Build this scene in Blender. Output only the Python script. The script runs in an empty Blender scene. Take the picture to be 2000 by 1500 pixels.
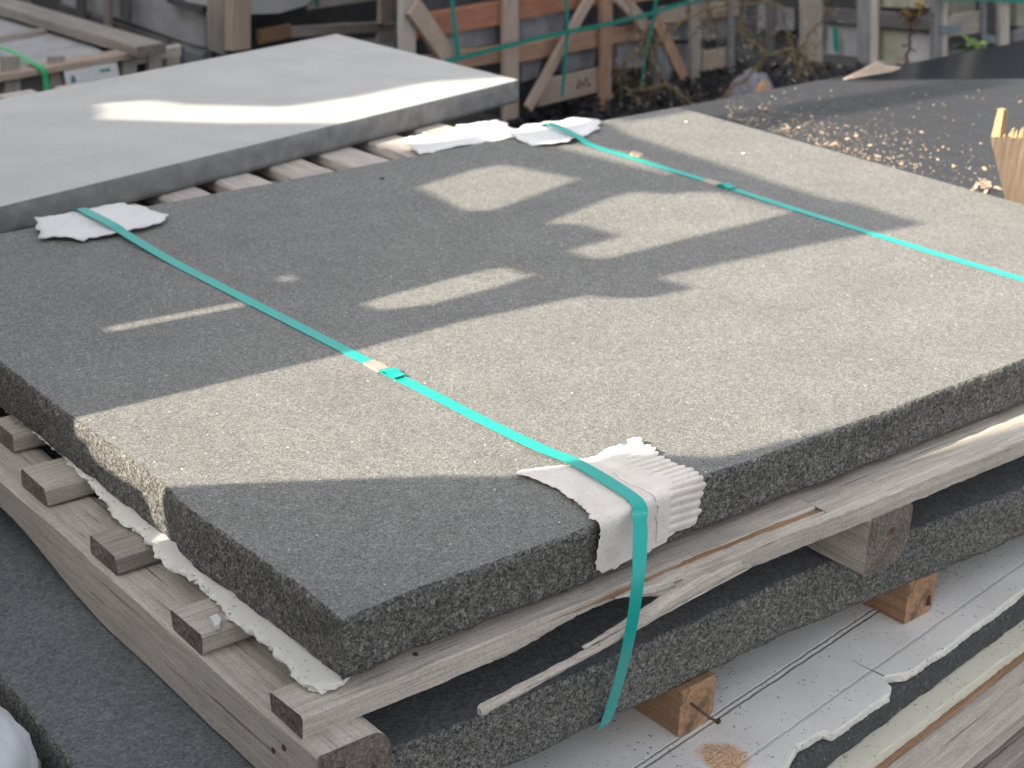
import bpy, bmesh, math, random
from mathutils import Vector, Matrix, noise
sc = bpy.context.scene
COL = sc.collection
rad = math.radians

# ------------------------------------------------------------------ camera
CAM = Vector((-0.66343, -1.01647, 0.74097))
RIGHT = Vector((0.77431766, -0.63241444, 0.02200335))
DOWN = Vector((-0.23341919, -0.31776853, -0.91898784))
FWD = Vector((0.58817315, 0.7064525, -0.39367145))
FPX = 3205.63                      # focal length in pixels of the 2000 px wide photograph
cd = bpy.data.cameras.new('camera')
cd.sensor_width = 36; cd.lens = FPX / 2000 * 36
cd.clip_start = 0.05; cd.clip_end = 500
cd.dof.use_dof = True; cd.dof.focus_distance = 1.64; cd.dof.aperture_fstop = 9.5
cam = bpy.data.objects.new('camera', cd); COL.objects.link(cam)
mw = Matrix.Identity(4)
for i in range(3):
    mw[i][0] = RIGHT[i]; mw[i][1] = -DOWN[i]; mw[i][2] = -FWD[i]; mw[i][3] = CAM[i]
cam.matrix_world = mw
sc.camera = cam

# ------------------------------------------------------------------ light
SUN_EL, SUN_AZ = 33.0, 5.5         # azimuth from -X towards +Y
w = bpy.data.worlds.new('World'); sc.world = w; w.use_nodes = True
nt = w.node_tree
bg = nt.nodes['Background']
sky = nt.nodes.new('ShaderNodeTexSky'); sky.sky_type = 'NISHITA'
sky.sun_disc = False; sky.sun_elevation = rad(SUN_EL); sky.sun_rotation = rad(-(90 - SUN_AZ))
sky.air_density = 1.0; sky.dust_density = 4.0; sky.ozone_density = 1.0
hs = nt.nodes.new('ShaderNodeHueSaturation'); hs.inputs['Saturation'].default_value = .22      # thin haze: a whitish sky
nt.links.new(sky.outputs[0], hs.inputs['Color']); nt.links.new(hs.outputs[0], bg.inputs[0]); bg.inputs[1].default_value = 0.15
sl = bpy.data.lights.new('sun', 'SUN'); sl.energy = 4.5; sl.angle = rad(0.48); sl.color = (1.0, 0.90, 0.74)
so = bpy.data.objects.new('sun', sl); COL.objects.link(so)
S = Vector((-math.cos(rad(SUN_EL)) * math.cos(rad(SUN_AZ)), math.cos(rad(SUN_EL)) * math.sin(rad(SUN_AZ)), math.sin(rad(SUN_EL))))
so.rotation_euler = S.to_track_quat('Z', 'Y').to_euler(); so.location = (-3, 0, 4)
sc.view_settings.view_transform = 'Standard'; sc.view_settings.look = 'None'
sc.view_settings.gamma = 1; sc.view_settings.use_curve_mapping = False
sc.view_settings.exposure = 1.22

# ------------------------------------------------------------------ measuring helpers (photograph -> metres)
def ray(p):
    return RIGHT * ((p[0] - 1000) / FPX) + DOWN * ((p[1] - 750) / FPX) + FWD
def at_z(p, z):
    q = ray(p); return CAM + q * ((z - CAM.z) / q.z)
def at_y(p, y):
    q = ray(p); return CAM + q * ((y - CAM.y) / q.y)
def at_x(p, x):
    q = ray(p); return CAM + q * ((x - CAM.x) / q.x)
def at_pl(p, P0, n):
    q = ray(p); return CAM + q * ((P0 - CAM).dot(n) / q.dot(n))
def sm(t):
    t = max(0.0, min(1.0, t)); return t * t * (3 - 2 * t)
def lerp_tab(tab, x):
    if x <= tab[0][0]: return tab[0][1]
    for (a, u), (b, v) in zip(tab, tab[1:]):
        if x <= b: return u + (v - u) * (x - a) / (b - a)
    return tab[-1][1]
def fbm(x, y=0.0, z=0.0, o=4):
    v = 0; a = 1; s = 0
    for i in range(o):
        v += a * noise.noise(Vector((x, y, z + i * 7.3))); s += a; a *= .55; x *= 2.1; y *= 2.1; z *= 2.1
    return v / s

# ------------------------------------------------------------------ object helpers
def link(name, me, parent=None, mat=None):
    o = bpy.data.objects.new(name, me); COL.objects.link(o)
    if parent: o.parent = parent
    if mat is not None:
        for m in (mat if isinstance(mat, (list, tuple)) else [mat]): me.materials.append(m)
    return o
def empty(name, loc, label, cat, group=None, rot=0):
    o = bpy.data.objects.new(name, None); COL.objects.link(o); o.empty_display_size = .05
    o.location = loc; o.rotation_euler = (0, 0, rot)
    o['label'] = label; o['category'] = cat
    if group: o['group'] = group
    return o
def tag(o, label=None, cat=None, group=None, kind=None):
    if label: o['label'] = label
    if cat: o['category'] = cat
    if group: o['group'] = group
    if kind: o['kind'] = kind
    return o
def mesh(verts, faces, name='m', smooth=False, mats=None):
    me = bpy.data.meshes.new(name); me.from_pydata([tuple(v) for v in verts], [], faces); me.update()
    if smooth: me.polygons.foreach_set('use_smooth', [True] * len(me.polygons))
    if mats: me.polygons.foreach_set('material_index', mats)
    return me
def local(parent, v):
    m = Matrix.LocRotScale(parent.location, parent.rotation_euler, None).inverted() if parent else Matrix.Identity(4)
    return m @ Vector(v)

# ------------------------------------------------------------------ materials
class NT:
    def __init__(s, name):
        s.m = bpy.data.materials.new(name); s.m.use_nodes = True; s.t = s.m.node_tree
        s.p = s.t.nodes['Principled BSDF']; s.co = s.t.nodes.new('ShaderNodeTexCoord').outputs['Object']
    def n(s, kind, **k):
        o = s.t.nodes.new(kind)
        for a, v in k.items():
            if a in o.inputs: s.inp(o, a, v)
            else: setattr(o, a, v)
        return o
    def inp(s, o, a, v):
        if hasattr(v, 'is_output') or isinstance(v, bpy.types.NodeSocket): s.t.links.new(v, o.inputs[a])
        else: o.inputs[a].default_value = v
    def map(s, scale, loc=(0, 0, 0), rot=(0, 0, 0), co=None):
        o = s.n('ShaderNodeMapping'); s.t.links.new(co or s.co, o.inputs[0])
        o.inputs['Scale'].default_value = scale; o.inputs['Location'].default_value = loc; o.inputs['Rotation'].default_value = rot
        return o.outputs[0]
    def noise(s, scale, detail=3, rough=.55, co=None, dist=0):
        o = s.n('ShaderNodeTexNoise'); s.t.links.new(co or s.co, o.inputs['Vector'])
        o.inputs['Scale'].default_value = scale; o.inputs['Detail'].default_value = detail
        o.inputs['Roughness'].default_value = rough; o.inputs['Distortion'].default_value = dist
        return o.outputs['Fac']
    def vor(s, scale, co=None, out='Color', feature='F1'):
        o = s.n('ShaderNodeTexVoronoi'); o.feature = feature
        s.t.links.new(co or s.co, o.inputs['Vector']); o.inputs['Scale'].default_value = scale
        r = o.outputs[out]
        if out == 'Color':
            q = s.n('ShaderNodeSeparateColor'); s.t.links.new(r, q.inputs[0]); r = q.outputs[0]
        return r
    def ramp(s, fac, stops, interp='LINEAR'):
        o = s.n('ShaderNodeValToRGB'); s.t.links.new(fac, o.inputs[0]); e = o.color_ramp.elements
        o.color_ramp.interpolation = interp
        while len(e) < len(stops): e.new(.5)
        for i, (p, c) in enumerate(stops):
            e[i].position = p; e[i].color = (c, c, c, 1) if isinstance(c, (int, float)) else (*c, 1)
        return o.outputs[0]
    def mix(s, fac, a, b, mode='MIX'):
        o = s.n('ShaderNodeMix'); o.data_type = 'RGBA'; o.blend_type = mode
        for i, v in ((0, fac), (6, a), (7, b)):
            if isinstance(v, bpy.types.NodeSocket): s.t.links.new(v, o.inputs[i])
            elif i == 0: o.inputs[0].default_value = v
            else: o.inputs[i].default_value = (v, v, v, 1) if isinstance(v, (int, float)) else (*v, 1)
        return o.outputs[2]
    def math(s, op, a, b=0.0, c=0.0, clamp=False):
        o = s.n('ShaderNodeMath'); o.operation = op; o.use_clamp = clamp
        for i, v in enumerate((a, b, c)):
            if isinstance(v, bpy.types.NodeSocket): s.t.links.new(v, o.inputs[i])
            else: o.inputs[i].default_value = v
        return o.outputs[0]
    def sep(s, co=None):
        o = s.n('ShaderNodeSeparateXYZ'); s.t.links.new(co or s.co, o.inputs[0]); return o.outputs
    def bump(s, h, strength=.5, dist=.001, prev=None):
        o = s.n('ShaderNodeBump'); s.t.links.new(h, o.inputs['Height'])
        o.inputs['Strength'].default_value = strength; o.inputs['Distance'].default_value = dist
        if prev: s.t.links.new(prev, o.inputs['Normal'])
        return o.outputs[0]
    def out(s, color=None, rough=None, normal=None, spec=None, metal=None):
        for k, v in (('Base Color', color), ('Roughness', rough), ('Normal', normal), ('Specular IOR Level', spec), ('Metallic', metal)):
            if v is None: continue
            if isinstance(v, bpy.types.NodeSocket): s.t.links.new(v, s.p.inputs[k])
            elif k == 'Base Color': s.p.inputs[k].default_value = (*v, 1)
            else: s.p.inputs[k].default_value = v
        return s.m

def granite(name, dark, mid, light, tint=(1, 1, 1), blotch=.25, bstr=.6, bdist=.0008, scale=620, rough=.75, sparkle=True, coarse=0):
    m = NT(name)
    jit = m.noise(300, 2)
    co = m.n('ShaderNodeVectorMath'); co.operation = 'ADD'
    cc = m.n('ShaderNodeTexNoise'); m.t.links.new(m.co, cc.inputs['Vector']); cc.inputs['Scale'].default_value = 350
    sc_ = m.n('ShaderNodeVectorMath'); sc_.operation = 'SCALE'; m.t.links.new(cc.outputs['Color'], sc_.inputs[0]); sc_.inputs['Scale'].default_value = .003
    m.t.links.new(m.co, co.inputs[0]); m.t.links.new(sc_.outputs[0], co.inputs[1])
    v = m.vor(scale, co=co.outputs[0])
    c1 = m.ramp(v, [(0, dark), (.22, dark * 1.5), (.34, mid * .8), (.66, mid * 1.15), (.82, light * .75), (1, light)])
    v2 = m.vor(scale * .47, co=co.outputs[0])
    c2 = m.ramp(v2, [(0, dark), (.3, mid * .7), (.7, mid * 1.1), (1, light)])
    col = m.mix(.42, c1, c2)
    big = m.noise(9, 4, .6); med = m.noise(70, 3, .6)
    k = m.math('ADD', m.math('MULTIPLY', big, blotch * 1.2), m.math('MULTIPLY', med, blotch))
    k = m.math('ADD', k, 1 - blotch * 1.1)
    g = m.n('ShaderNodeCombineColor')
    for i in range(3): m.t.links.new(m.math('MULTIPLY', k, tint[i]), g.inputs[i])
    col = m.mix(1.0, col, g.outputs[0], 'MULTIPLY')
    if coarse:
        cr = m.ramp(m.noise(240, 4, .7), [(.3, .35), (.5, 1), (.72, 1.5)])
        col = m.mix(coarse, col, cr, 'MULTIPLY')
    r = rough
    if sparkle:
        sp = m.vor(620); mk = m.math('GREATER_THAN', sp, .9992)
        col = m.mix(mk, col, (.75, .72, .66)); r = m.math('SUBTRACT', rough, m.math('MULTIPLY', mk, .45))
    h = m.math('ADD', m.noise(260, 4, .7), m.math('MULTIPLY', v, .35))
    return m.out(col, r, m.bump(h, bstr, bdist), .35)

M = {}
M['granite_top'] = granite('granite flamed top', .075, .20, .375, (1.0, .988, .945), bstr=.65, bdist=.0009, scale=1000, blotch=.34)
M['granite_side'] = granite('granite split side', .02, .115, .34, (1.0, .985, .92), blotch=.35, bstr=.9, bdist=.002, scale=600, coarse=.3, sparkle=False)
M['granite_low'] = granite('granite lower top', .07, .15, .23, (.95, .98, 1.04), bstr=.3, bdist=.0006, blotch=.35, sparkle=False)
M['granite_low_side'] = granite('granite lower side', .022, .13, .36, (1.0, .995, .93), blotch=.35, bstr=.9, bdist=.002, scale=600, coarse=.3, sparkle=False)
M['dark_side'] = granite('dark stone side', .03, .07, .14, (.96, .98, 1.06), blotch=.4, bstr=.5, bdist=.001, scale=700)

def m_grey():
    m = NT('light grey stone')
    c = m.ramp(m.noise(7, 5, .6), [(.3, (.41, .40, .385)), (.55, (.48, .47, .45)), (.75, (.55, .54, .515))])
    c = m.mix(.25, c, m.ramp(m.noise(160, 3), [(.3, .40), (.7, .56)]))
    return m.out(c, .55, m.bump(m.noise(120, 3), .15, .0006), .4)
M['grey_stone'] = m_grey()
def m_grey_side():
    m = NT('light grey stone edge'); c = m.ramp(m.noise(40, 4, .6), [(.3, .17), (.7, .27)])
    return m.out(c, .8, m.bump(m.noise(200, 3), .3, .001))
M['grey_side'] = m_grey_side()

def m_black():
    m = NT('polished black slab with dust')
    x = m.sep()
    # dust film nearest the pallet; its diagonal edge paints the sun and shade boundary
    d = m.math('ADD', m.math('MULTIPLY', x[0], .665), x[1])
    d = m.math('SUBTRACT', 2.83, m.math('ADD', d, m.math('MULTIPLY', m.noise(6, 3), .05)))
    dust = m.math('MULTIPLY', d, 30, clamp=True)
    speck = m.ramp(m.vor(300), [(0, .02), (.8, .04), (1, .10)])
    dn = m.ramp(m.noise(14, 5, .65), [(.25, .5), (.75, 1)])
    dust = m.math('MULTIPLY', dust, dn)
    c = m.mix(dust, (.014, .018, .022), m.mix(.6, speck, (.036, .036, .039)))
    r = m.math('ADD', m.math('MULTIPLY', dust, .5), .12)
    return m.out(c, r, m.bump(m.noise(300, 2), .12, .0004), .5)
M['black_slab'] = m_black()

def wood(name, c0, c1, c2, crack=.6, grain=1.0, rough=.8, seed=0, bstr=.6, fine=None):
    m = NT(name)
    oi = m.n('ShaderNodeObjectInfo')
    off = m.n('ShaderNodeVectorMath'); off.operation = 'ADD'
    mul = m.math('MULTIPLY', oi.outputs['Random'], 13.7)
    cx = m.n('ShaderNodeCombineXYZ'); m.t.links.new(mul, cx.inputs[0]); m.t.links.new(mul, cx.inputs[2])
    m.t.links.new(m.co, off.inputs[0]); m.t.links.new(cx.outputs[0], off.inputs[1])
    co = off.outputs[0]
    st = m.map((1.2, 22, 22), (seed, seed * .3, 0), co=co)
    g1 = m.noise(5 * grain, 5, .62, co=st, dist=.6)
    st2 = m.map((3, 90, 90), (seed, 0, seed), co=co)
    g2 = m.noise(5 * grain, 3, .6, co=st2)
    bl = m.noise(6, 4, .6, co=co)
    col = m.ramp(g1, [(.28, c0), (.5, c1), (.72, c2)])
    col = m.mix(.45, col, m.ramp(g2, [(.3, c0), (.7, c2)]))
    col = m.mix(m.ramp(bl, [(.35, 0.0), (.75, .5)]), col, tuple(v * .55 for v in c1))
    saw = m.noise(6, 3, .7, co=m.map((46, 5, 5), (seed, 0, 0), co=co))
    col = m.mix(.10, col, m.ramp(saw, [(.32, .35), (.5, .9), (.7, 1.15)]), 'MULTIPLY')
    pore = m.noise(420, 3, .7, co=co)
    col = m.mix(.35, col, m.ramp(pore, [(.34, .35), (.5, 1.0), (.7, 1.25)]), 'MULTIPLY')
    ck = m.map((.9, 60, 60), (3 + seed, 0, 0), co=co)
    cr = m.ramp(m.noise(4, 3, .55, co=ck), [(.30, 1.0), (.36, 0.0)])
    cr = m.math('MULTIPLY', cr, crack)
    col = m.mix(cr, col, (.02, .017, .014))
    h = m.math('SUBTRACT', m.math('ADD', m.math('ADD', g1, m.math('MULTIPLY', pore, .5)), m.math('ADD', m.math('MULTIPLY', g2, .8), m.math('MULTIPLY', saw, .12))), m.math('MULTIPLY', cr, 1.4))
    return m.out(col, rough, m.bump(h, bstr, .0015), .2)
M['wood_grey'] = wood('weathered pallet wood', (.32, .28, .24), (.56, .505, .45), (.73, .68, .625))
M['wood_grey2'] = wood('weathered grey wood', (.22, .195, .17), (.40, .36, .32), (.55, .51, .465), seed=3)
M['wood_slat'] = wood('pale slat wood', (.42, .36, .33), (.56, .50, .47), (.68, .63, .60), crack=.2, seed=19)
M['wood_tan'] = wood('brown timber', (.20, .11, .065), (.34, .20, .12), (.47, .31, .20), crack=.35, seed=5)
M['wood_orange'] = wood('orange crate wood', (.33, .19, .12), (.47, .285, .19), (.59, .40, .29), crack=.3, seed=7)
M['wood_red'] = wood('red brown crate wood', (.30, .12, .075), (.43, .19, .12), (.52, .27, .185), crack=.3, seed=8)
M['wood_pink'] = wood('faded crate wood', (.36, .27, .21), (.50, .39, .32), (.62, .51, .44), crack=.3, seed=9)
M['wood_fresh'] = wood('fresh split wood', (.33, .20, .10), (.50, .33, .17), (.66, .49, .28), crack=.2, seed=11, bstr=1)
M['wood_dark'] = wood('dark weathered wood', (.08, .078, .078), (.15, .145, .145), (.24, .23, .225), seed=13)
M['wood_blue'] = wood('blue grey weathered wood', (.16, .165, .18), (.26, .265, .28), (.38, .385, .39), seed=15)
M['wood_sun'] = wood('brown stake wood', (.05, .036, .026), (.135, .10, .072), (.26, .20, .145), crack=.35, seed=17, bstr=1)

def m_end():
    m = NT('end grain'); n1 = m.noise(230, 5, .75); n2 = m.noise(26, 3)
    c = m.ramp(n1, [(.3, (.07, .062, .055)), (.5, (.25, .22, .195)), (.72, (.50, .46, .415))])
    c = m.mix(m.ramp(n2, [(.4, 0), (.7, .5)]), c, (.09, .06, .045))
    return m.out(c, .95, m.bump(n1, 1, .004), .1)
M['end'] = m_end()
def m_end_tan():
    m = NT('end grain brown'); n1 = m.noise(150, 4, .7); n2 = m.noise(30, 3)
    c = m.ramp(n1, [(.3, (.22, .12, .07)), (.5, (.38, .23, .14)), (.75, (.52, .36, .25))])
    c = m.mix(m.ramp(n2, [(.5, 0), (.68, .75)]), c, (.10, .065, .05))
    return m.out(c, .9, m.bump(n1, .8, .002), .15)
M['end_tan'] = m_end_tan()

def m_foam(name, base, dirt, grooves=(), rust=None, cracks=()):
    m = NT(name); x = m.sep()
    n1 = m.noise(260, 4, .7); bl = m.noise(9, 4, .6)
    c = m.mix(m.ramp(bl, [(.3, 0), (.75, .55)]), base, dirt)
    sp = m.ramp(m.vor(420), [(0, 1.0), (.03, 1.0), (.04, 0.0)])
    sp = m.math('MULTIPLY', sp, m.ramp(m.noise(22, 3), [(.42, 0), (.6, 1)]))
    c = m.mix(m.math('MULTIPLY', sp, .75), c, (.09, .075, .06))
    gsum = None
    for (y0, wd, dep) in grooves:
        yy = m.math('ADD', x[1], m.math('MULTIPLY', m.math('SUBTRACT', m.noise(60, 3), .5), .004))
        d = m.math('ABSOLUTE', m.math('SUBTRACT', yy, y0))
        g = m.math('SUBTRACT', 1.0, m.math('DIVIDE', d, wd), clamp=True)
        g = m.math('MULTIPLY', g, dep)
        gsum = g if gsum is None else m.math('MAXIMUM', gsum, g)
    h = m.math('MULTIPLY', n1, .35)
    if gsum is not None:
        c = m.mix(m.math('MULTIPLY', gsum, .5), c, (.16, .15, .14)); h = m.math('SUBTRACT', h, m.math('MULTIPLY', gsum, 2.0))
    if rust:
        rx, ry, rr = rust
        dx = m.math('DIVIDE', m.math('SUBTRACT', x[0], rx), rr[0]); dy = m.math('DIVIDE', m.math('SUBTRACT', x[1], ry), rr[1])
        d = m.math('ADD', m.math('MULTIPLY', dx, dx), m.math('MULTIPLY', dy, dy))
        d = m.math('SUBTRACT', 1.25, m.math('ADD', d, m.math('MULTIPLY', m.noise(55, 4, .7), .9)))
        d = m.math('MULTIPLY', d, 2.2, clamp=True)
        d = m.math('MULTIPLY', d, m.ramp(m.noise(330, 4, .8), [(.36, .1), (.58, 1)]))
        c = m.mix(d, c, m.ramp(m.noise(90, 3), [(.3, (.42, .14, .02)), (.7, (.70, .36, .09))]))
    return m.out(c, .85, m.bump(h, .6, .0018), .25)
M['foam'] = m_foam('foam sheet white', (.80, .79, .77), (.58, .555, .53), grooves=((-.0105, .0026, 1), (-.0035, .0020, .8), (-.077, .0015, .5), (-.079, .0012, .3)), rust=(.434, -.058, (.032, .036)))
M['foam_pale'] = m_foam('foam pale green', (.68, .66, .56), (.56, .55, .46))
M['foam_edge'] = m_foam('foam torn edge', (.74, .73, .68), (.60, .585, .53))
def m_paper(name, base, dirt):
    m = NT(name); n1 = m.noise(18, 4, .6); n2 = m.noise(180, 4, .7)
    c = m.mix(m.ramp(n1, [(.35, 0), (.7, .6)]), base, dirt)
    c = m.mix(m.ramp(n2, [(.55, 0), (.75, .35)]), c, tuple(v * .6 for v in dirt))
    cr = m.noise(34, 4, .6, dist=1.5)
    rd = m.math('ABSOLUTE', m.math('SUBTRACT', cr, .5)); rd = m.ramp(rd, [(0, 0), (.035, 1)])
    c = m.mix(m.math('MULTIPLY', m.math('SUBTRACT', 1.0, rd), .12), c, tuple(v * .55 for v in dirt))
    return m.out(c, .9, m.bump(m.math('ADD', m.noise(130, 5, .7), m.math('MULTIPLY', rd, .25)), .6, .0016), .2)
M['paper'] = m_paper('dirty white cardboard', (.80, .755, .71), (.62, .565, .51))
M['paper_white'] = m_paper('clean white cardboard', (.80, .795, .80), (.68, .67, .67))
def m_strap(name, col, rough=.32):
    m = NT(name); x = m.sep()
    n = m.noise(700, 2); s2 = m.noise(30, 3)
    c = m.mix(m.ramp(s2, [(.4, 0), (.75, .25)]), col, tuple(v * .7 + .03 for v in col))
    return m.out(c, rough, m.bump(n, .12, .0002), .5)
M['strap'] = m_strap('teal plastic strap', (.008, .38, .335))
M['strap_dark'] = m_strap('green plastic strap', (.01, .24, .19), .45)
M['strap_lime'] = m_strap('light green strap', (.05, .45, .16), .5)
def m_seal():
    m = NT('strap seal'); n = m.noise(200, 4, .7)
    return m.out(m.ramp(n, [(.3, (.36, .27, .20)), (.7, (.62, .56, .50))]), .42, m.bump(n, .3, .0005), .5, .35)
M['seal'] = m_seal()
def m_simple(name, col, rough=.8, var=.3, sc_=60, bs=.3, metal=0):
    m = NT(name); n = m.noise(sc_, 4, .6)
    return m.out(m.ramp(n, [(.3, tuple(v * (1 - var) for v in col)), (.7, tuple(v * (1 + var) for v in col))]), rough, m.bump(n, bs, .002), .3, metal)
M['nail'] = m_simple('rusty nail', (.10, .06, .045), .7)
M['ground'] = m_simple('yard ground', (.05, .048, .05), .95, .6, 25, 1)
M['debris'] = m_simple('ground litter', (.034, .034, .038), .95, .5, 90, .8)
M['inside'] = m_simple('crate shade and dark pebble', (.095, .097, .103), .9, .2, 20, .05)  # painted shade for dark gaps in the crates; also crack and pebble
M['panel_grey'] = m_simple('pale grey panel', (.42, .415, .42), .7, .18, 14, .1)
M['panel_green'] = m_simple('pale green panel', (.34, .34, .27), .7, .2, 12, .1)
M['panel_mid'] = m_simple('mid grey stone panel', (.30, .30, .32), .7, .3, 14, .1)
M['zinc'] = m_simple('zinc bracket', (.22, .28, .31), .5, .2, 60, .1, .4)
M['stem'] = m_simple('dry stem', (.17, .13, .075), .85)
M['stem_red'] = m_simple('dark stem', (.07, .035, .03), .8)
M['dryleaf'] = m_simple('dry leaf', (.20, .175, .14), .9)
M['yleaf'] = m_simple('yellow green leaf', (.50, .36, .05), .7)
M['greenleaf'] = m_simple('green leaf', (.09, .15, .04), .55)
M['chip'] = m_simple('wood chip', (.43, .335, .26), .8, .35, 25)
M['rock'] = m_simple('lilac grey rubble', (.26, .26, .31), .8, .25, 20)
M['bag'] = m_simple('white woven bag', (.66, .68, .72), .6, .08, 40, .2)
M['concrete'] = m_simple('added shade wall', (.33, .32, .30), .9, .2, 6, .4)
M['tile_white'] = m_simple('white slab', (.52, .51, .50), .6, .08, 10, .1)
M['ink'] = m_simple('teal ink', (.08, .25, .27), .7)
M['ink_dark'] = m_simple('dark ink', (.24, .17, .13), .8)

# ------------------------------------------------------------------ shape builders
def board(name, parent, p0, p1, W, T, mat, up=(0, 0, 1), bev=.0025, jit=.0012, seed=None, step=.03, wane=None, roundc=0, ends=True, hfun=None):
    """A sawn board from p0 to p1 (centre line), width W across, thickness T along 'up'; local X is its length."""
    rnd = random.Random(seed if seed is not None else hash(name) % 1000)
    p0 = Vector(p0); p1 = Vector(p1); L = (p1 - p0).length; xd = (p1 - p0).normalized()
    up = Vector(up); yd = up.cross(xd).normalized(); zd = xd.cross(yd).normalized()
    b = bev; sx = rnd.random() * 50
    ring = []
    def corner(cx, cz, r, q):
        if r <= b * 1.01: return [(cx * (W / 2), cz * (T / 2 - b)), (cx * (W / 2 - b), cz * (T / 2))][:: (1 if q else -1)]
        pts = []
        for k in range(6):
            a = math.pi / 2 * k / 5
            pts.append((cx * (W / 2 - r + r * math.cos(a)), cz * (T / 2 - r + r * math.sin(a))))
        return pts if q else pts[::-1]
    rc = {(1, 1): b, (-1, 1): b, (-1, -1): b, (1, -1): b}
    if roundc: rc.update(roundc)
    ring += corner(1, 1, rc[(1, 1)], True) + corner(-1, 1, rc[(-1, 1)], False) + corner(-1, -1, rc[(-1, -1)], True) + corner(1, -1, rc[(1, -1)], False)
    n = max(2, int(L / step)); k = len(ring); V = []; F = []; mi = []
    for i in range(n + 1):
        t = i / n; x = L * t
        zb = hfun(x) if hfun else (-T / 2, T / 2)
        for j, (y, z) in enumerate(ring):
            d = jit * (i not in (0, n) or 0.6)
            dy = d * fbm(sx + x * 9, j * 1.7, 0, 3) * 1.6; dz = d * fbm(sx + x * 9, j * 1.7, 9, 3) * 1.6
            zz = zb[0] + (z + T / 2) / T * (zb[1] - zb[0])
            ex = 0
            if i in (0, n): ex = (fbm(sx + y * 60, z * 60, i, 3)) * .003
            V.append((x + ex, y + dy, zz + dz))
    for i in range(n):
        for j in range(k):
            a = i * k + j; c = i * k + (j + 1) % k
            F.append((a, a + k, c + k, c)); mi.append(0)
    F.append(tuple(range(k))); mi.append(1); F.append(tuple(n * k + j for j in range(k))[::-1]); mi.append(1)
    me = mesh(V, F, name, mats=mi)
    o = link(name, me, parent, [mat, M['end'] if ends is True else (ends or mat)])
    mat4 = Matrix(((xd.x, yd.x, zd.x, p0.x), (xd.y, yd.y, zd.y, p0.y), (xd.z, yd.z, zd.z, p0.z), (0, 0, 0, 1)))
    if parent: mat4 = Matrix.LocRotScale(parent.location, parent.rotation_euler, None).inverted() @ mat4
    o.matrix_basis = mat4
    return o

def resample(pts, step_fn):
    out = []
    n = len(pts)
    for i in range(n):
        a = Vector(pts[i]); b = Vector(pts[(i + 1) % n]); L = (b - a).length; st = step_fn((a + b) / 2)
        # finer where the middle asks for it
        k = max(1, int(L / st))
        for j in range(k): out.append(a.lerp(b, j / k))
    return out
def slab(name, outline, z0, z1, mats, step=.02, amp=.003, edge=.002, lev=8, label=None, cat='stone slab', parent=None, seed=0, fn=None, slope=0.0):
    """Stone slab: outline counter-clockwise in plan, irregular split sides and a worn arris."""
    P = resample([Vector((x, y, 0)) for x, y in outline], fn or (lambda m: step))
    n = len(P); cx = sum((p for p in P), Vector()) / n; V = []; F = []; mi = []
    N = []
    for i in range(n):
        t = (P[(i + 1) % n] - P[i - 1]).normalized(); N.append(Vector((t.y, -t.x, 0)))
    H = z1 - z0
    for l in range(lev + 1):
        f = l / lev; z = z1 - H * f
        for i in range(n):
            p = P[i]; u = p.x * 3 + p.y * 3
            d = amp * (fbm(p.x * 22, p.y * 22, z * 26 + seed, 4) * 1.5)
            d += amp * .35 * noise.noise(Vector((p.x * 260, p.y * 260, z * 260)))
            inset = 0
            if l == 0: inset = edge * (1.2 + 1.6 * abs(fbm(p.x * 60, p.y * 60, seed + 3, 3))); d = amp * .5 * fbm(p.x * 22, p.y * 22, z1 * 26 + seed, 3)
            elif l == 1: inset = edge * .25; z = z1 - edge * (1.1 + 1.2 * abs(fbm(p.x * 70, p.y * 70, seed + 5, 2)))
            elif l == lev: inset = edge * 1.0
            q = p + N[i] * (d - inset + slope * f)
            V.append((q.x, q.y, z))
    for l in range(lev):
        for i in range(n):
            j = (i + 1) % n
            F.append((l * n + i, (l + 1) * n + i, (l + 1) * n + j, l * n + j)); mi.append(1)
    F.append(tuple(range(n))); mi.append(0); F.append(tuple(lev * n + i for i in range(n))[::-1]); mi.append(1)
    me = mesh(V, F, name, mats=mi)
    sm_ = [True] * len(F); sm_[-1] = sm_[-2] = False; me.polygons.foreach_set('use_smooth', sm_)
    o = link(name, me, parent, mats)
    if label: tag(o, label, cat)
    return o

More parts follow.
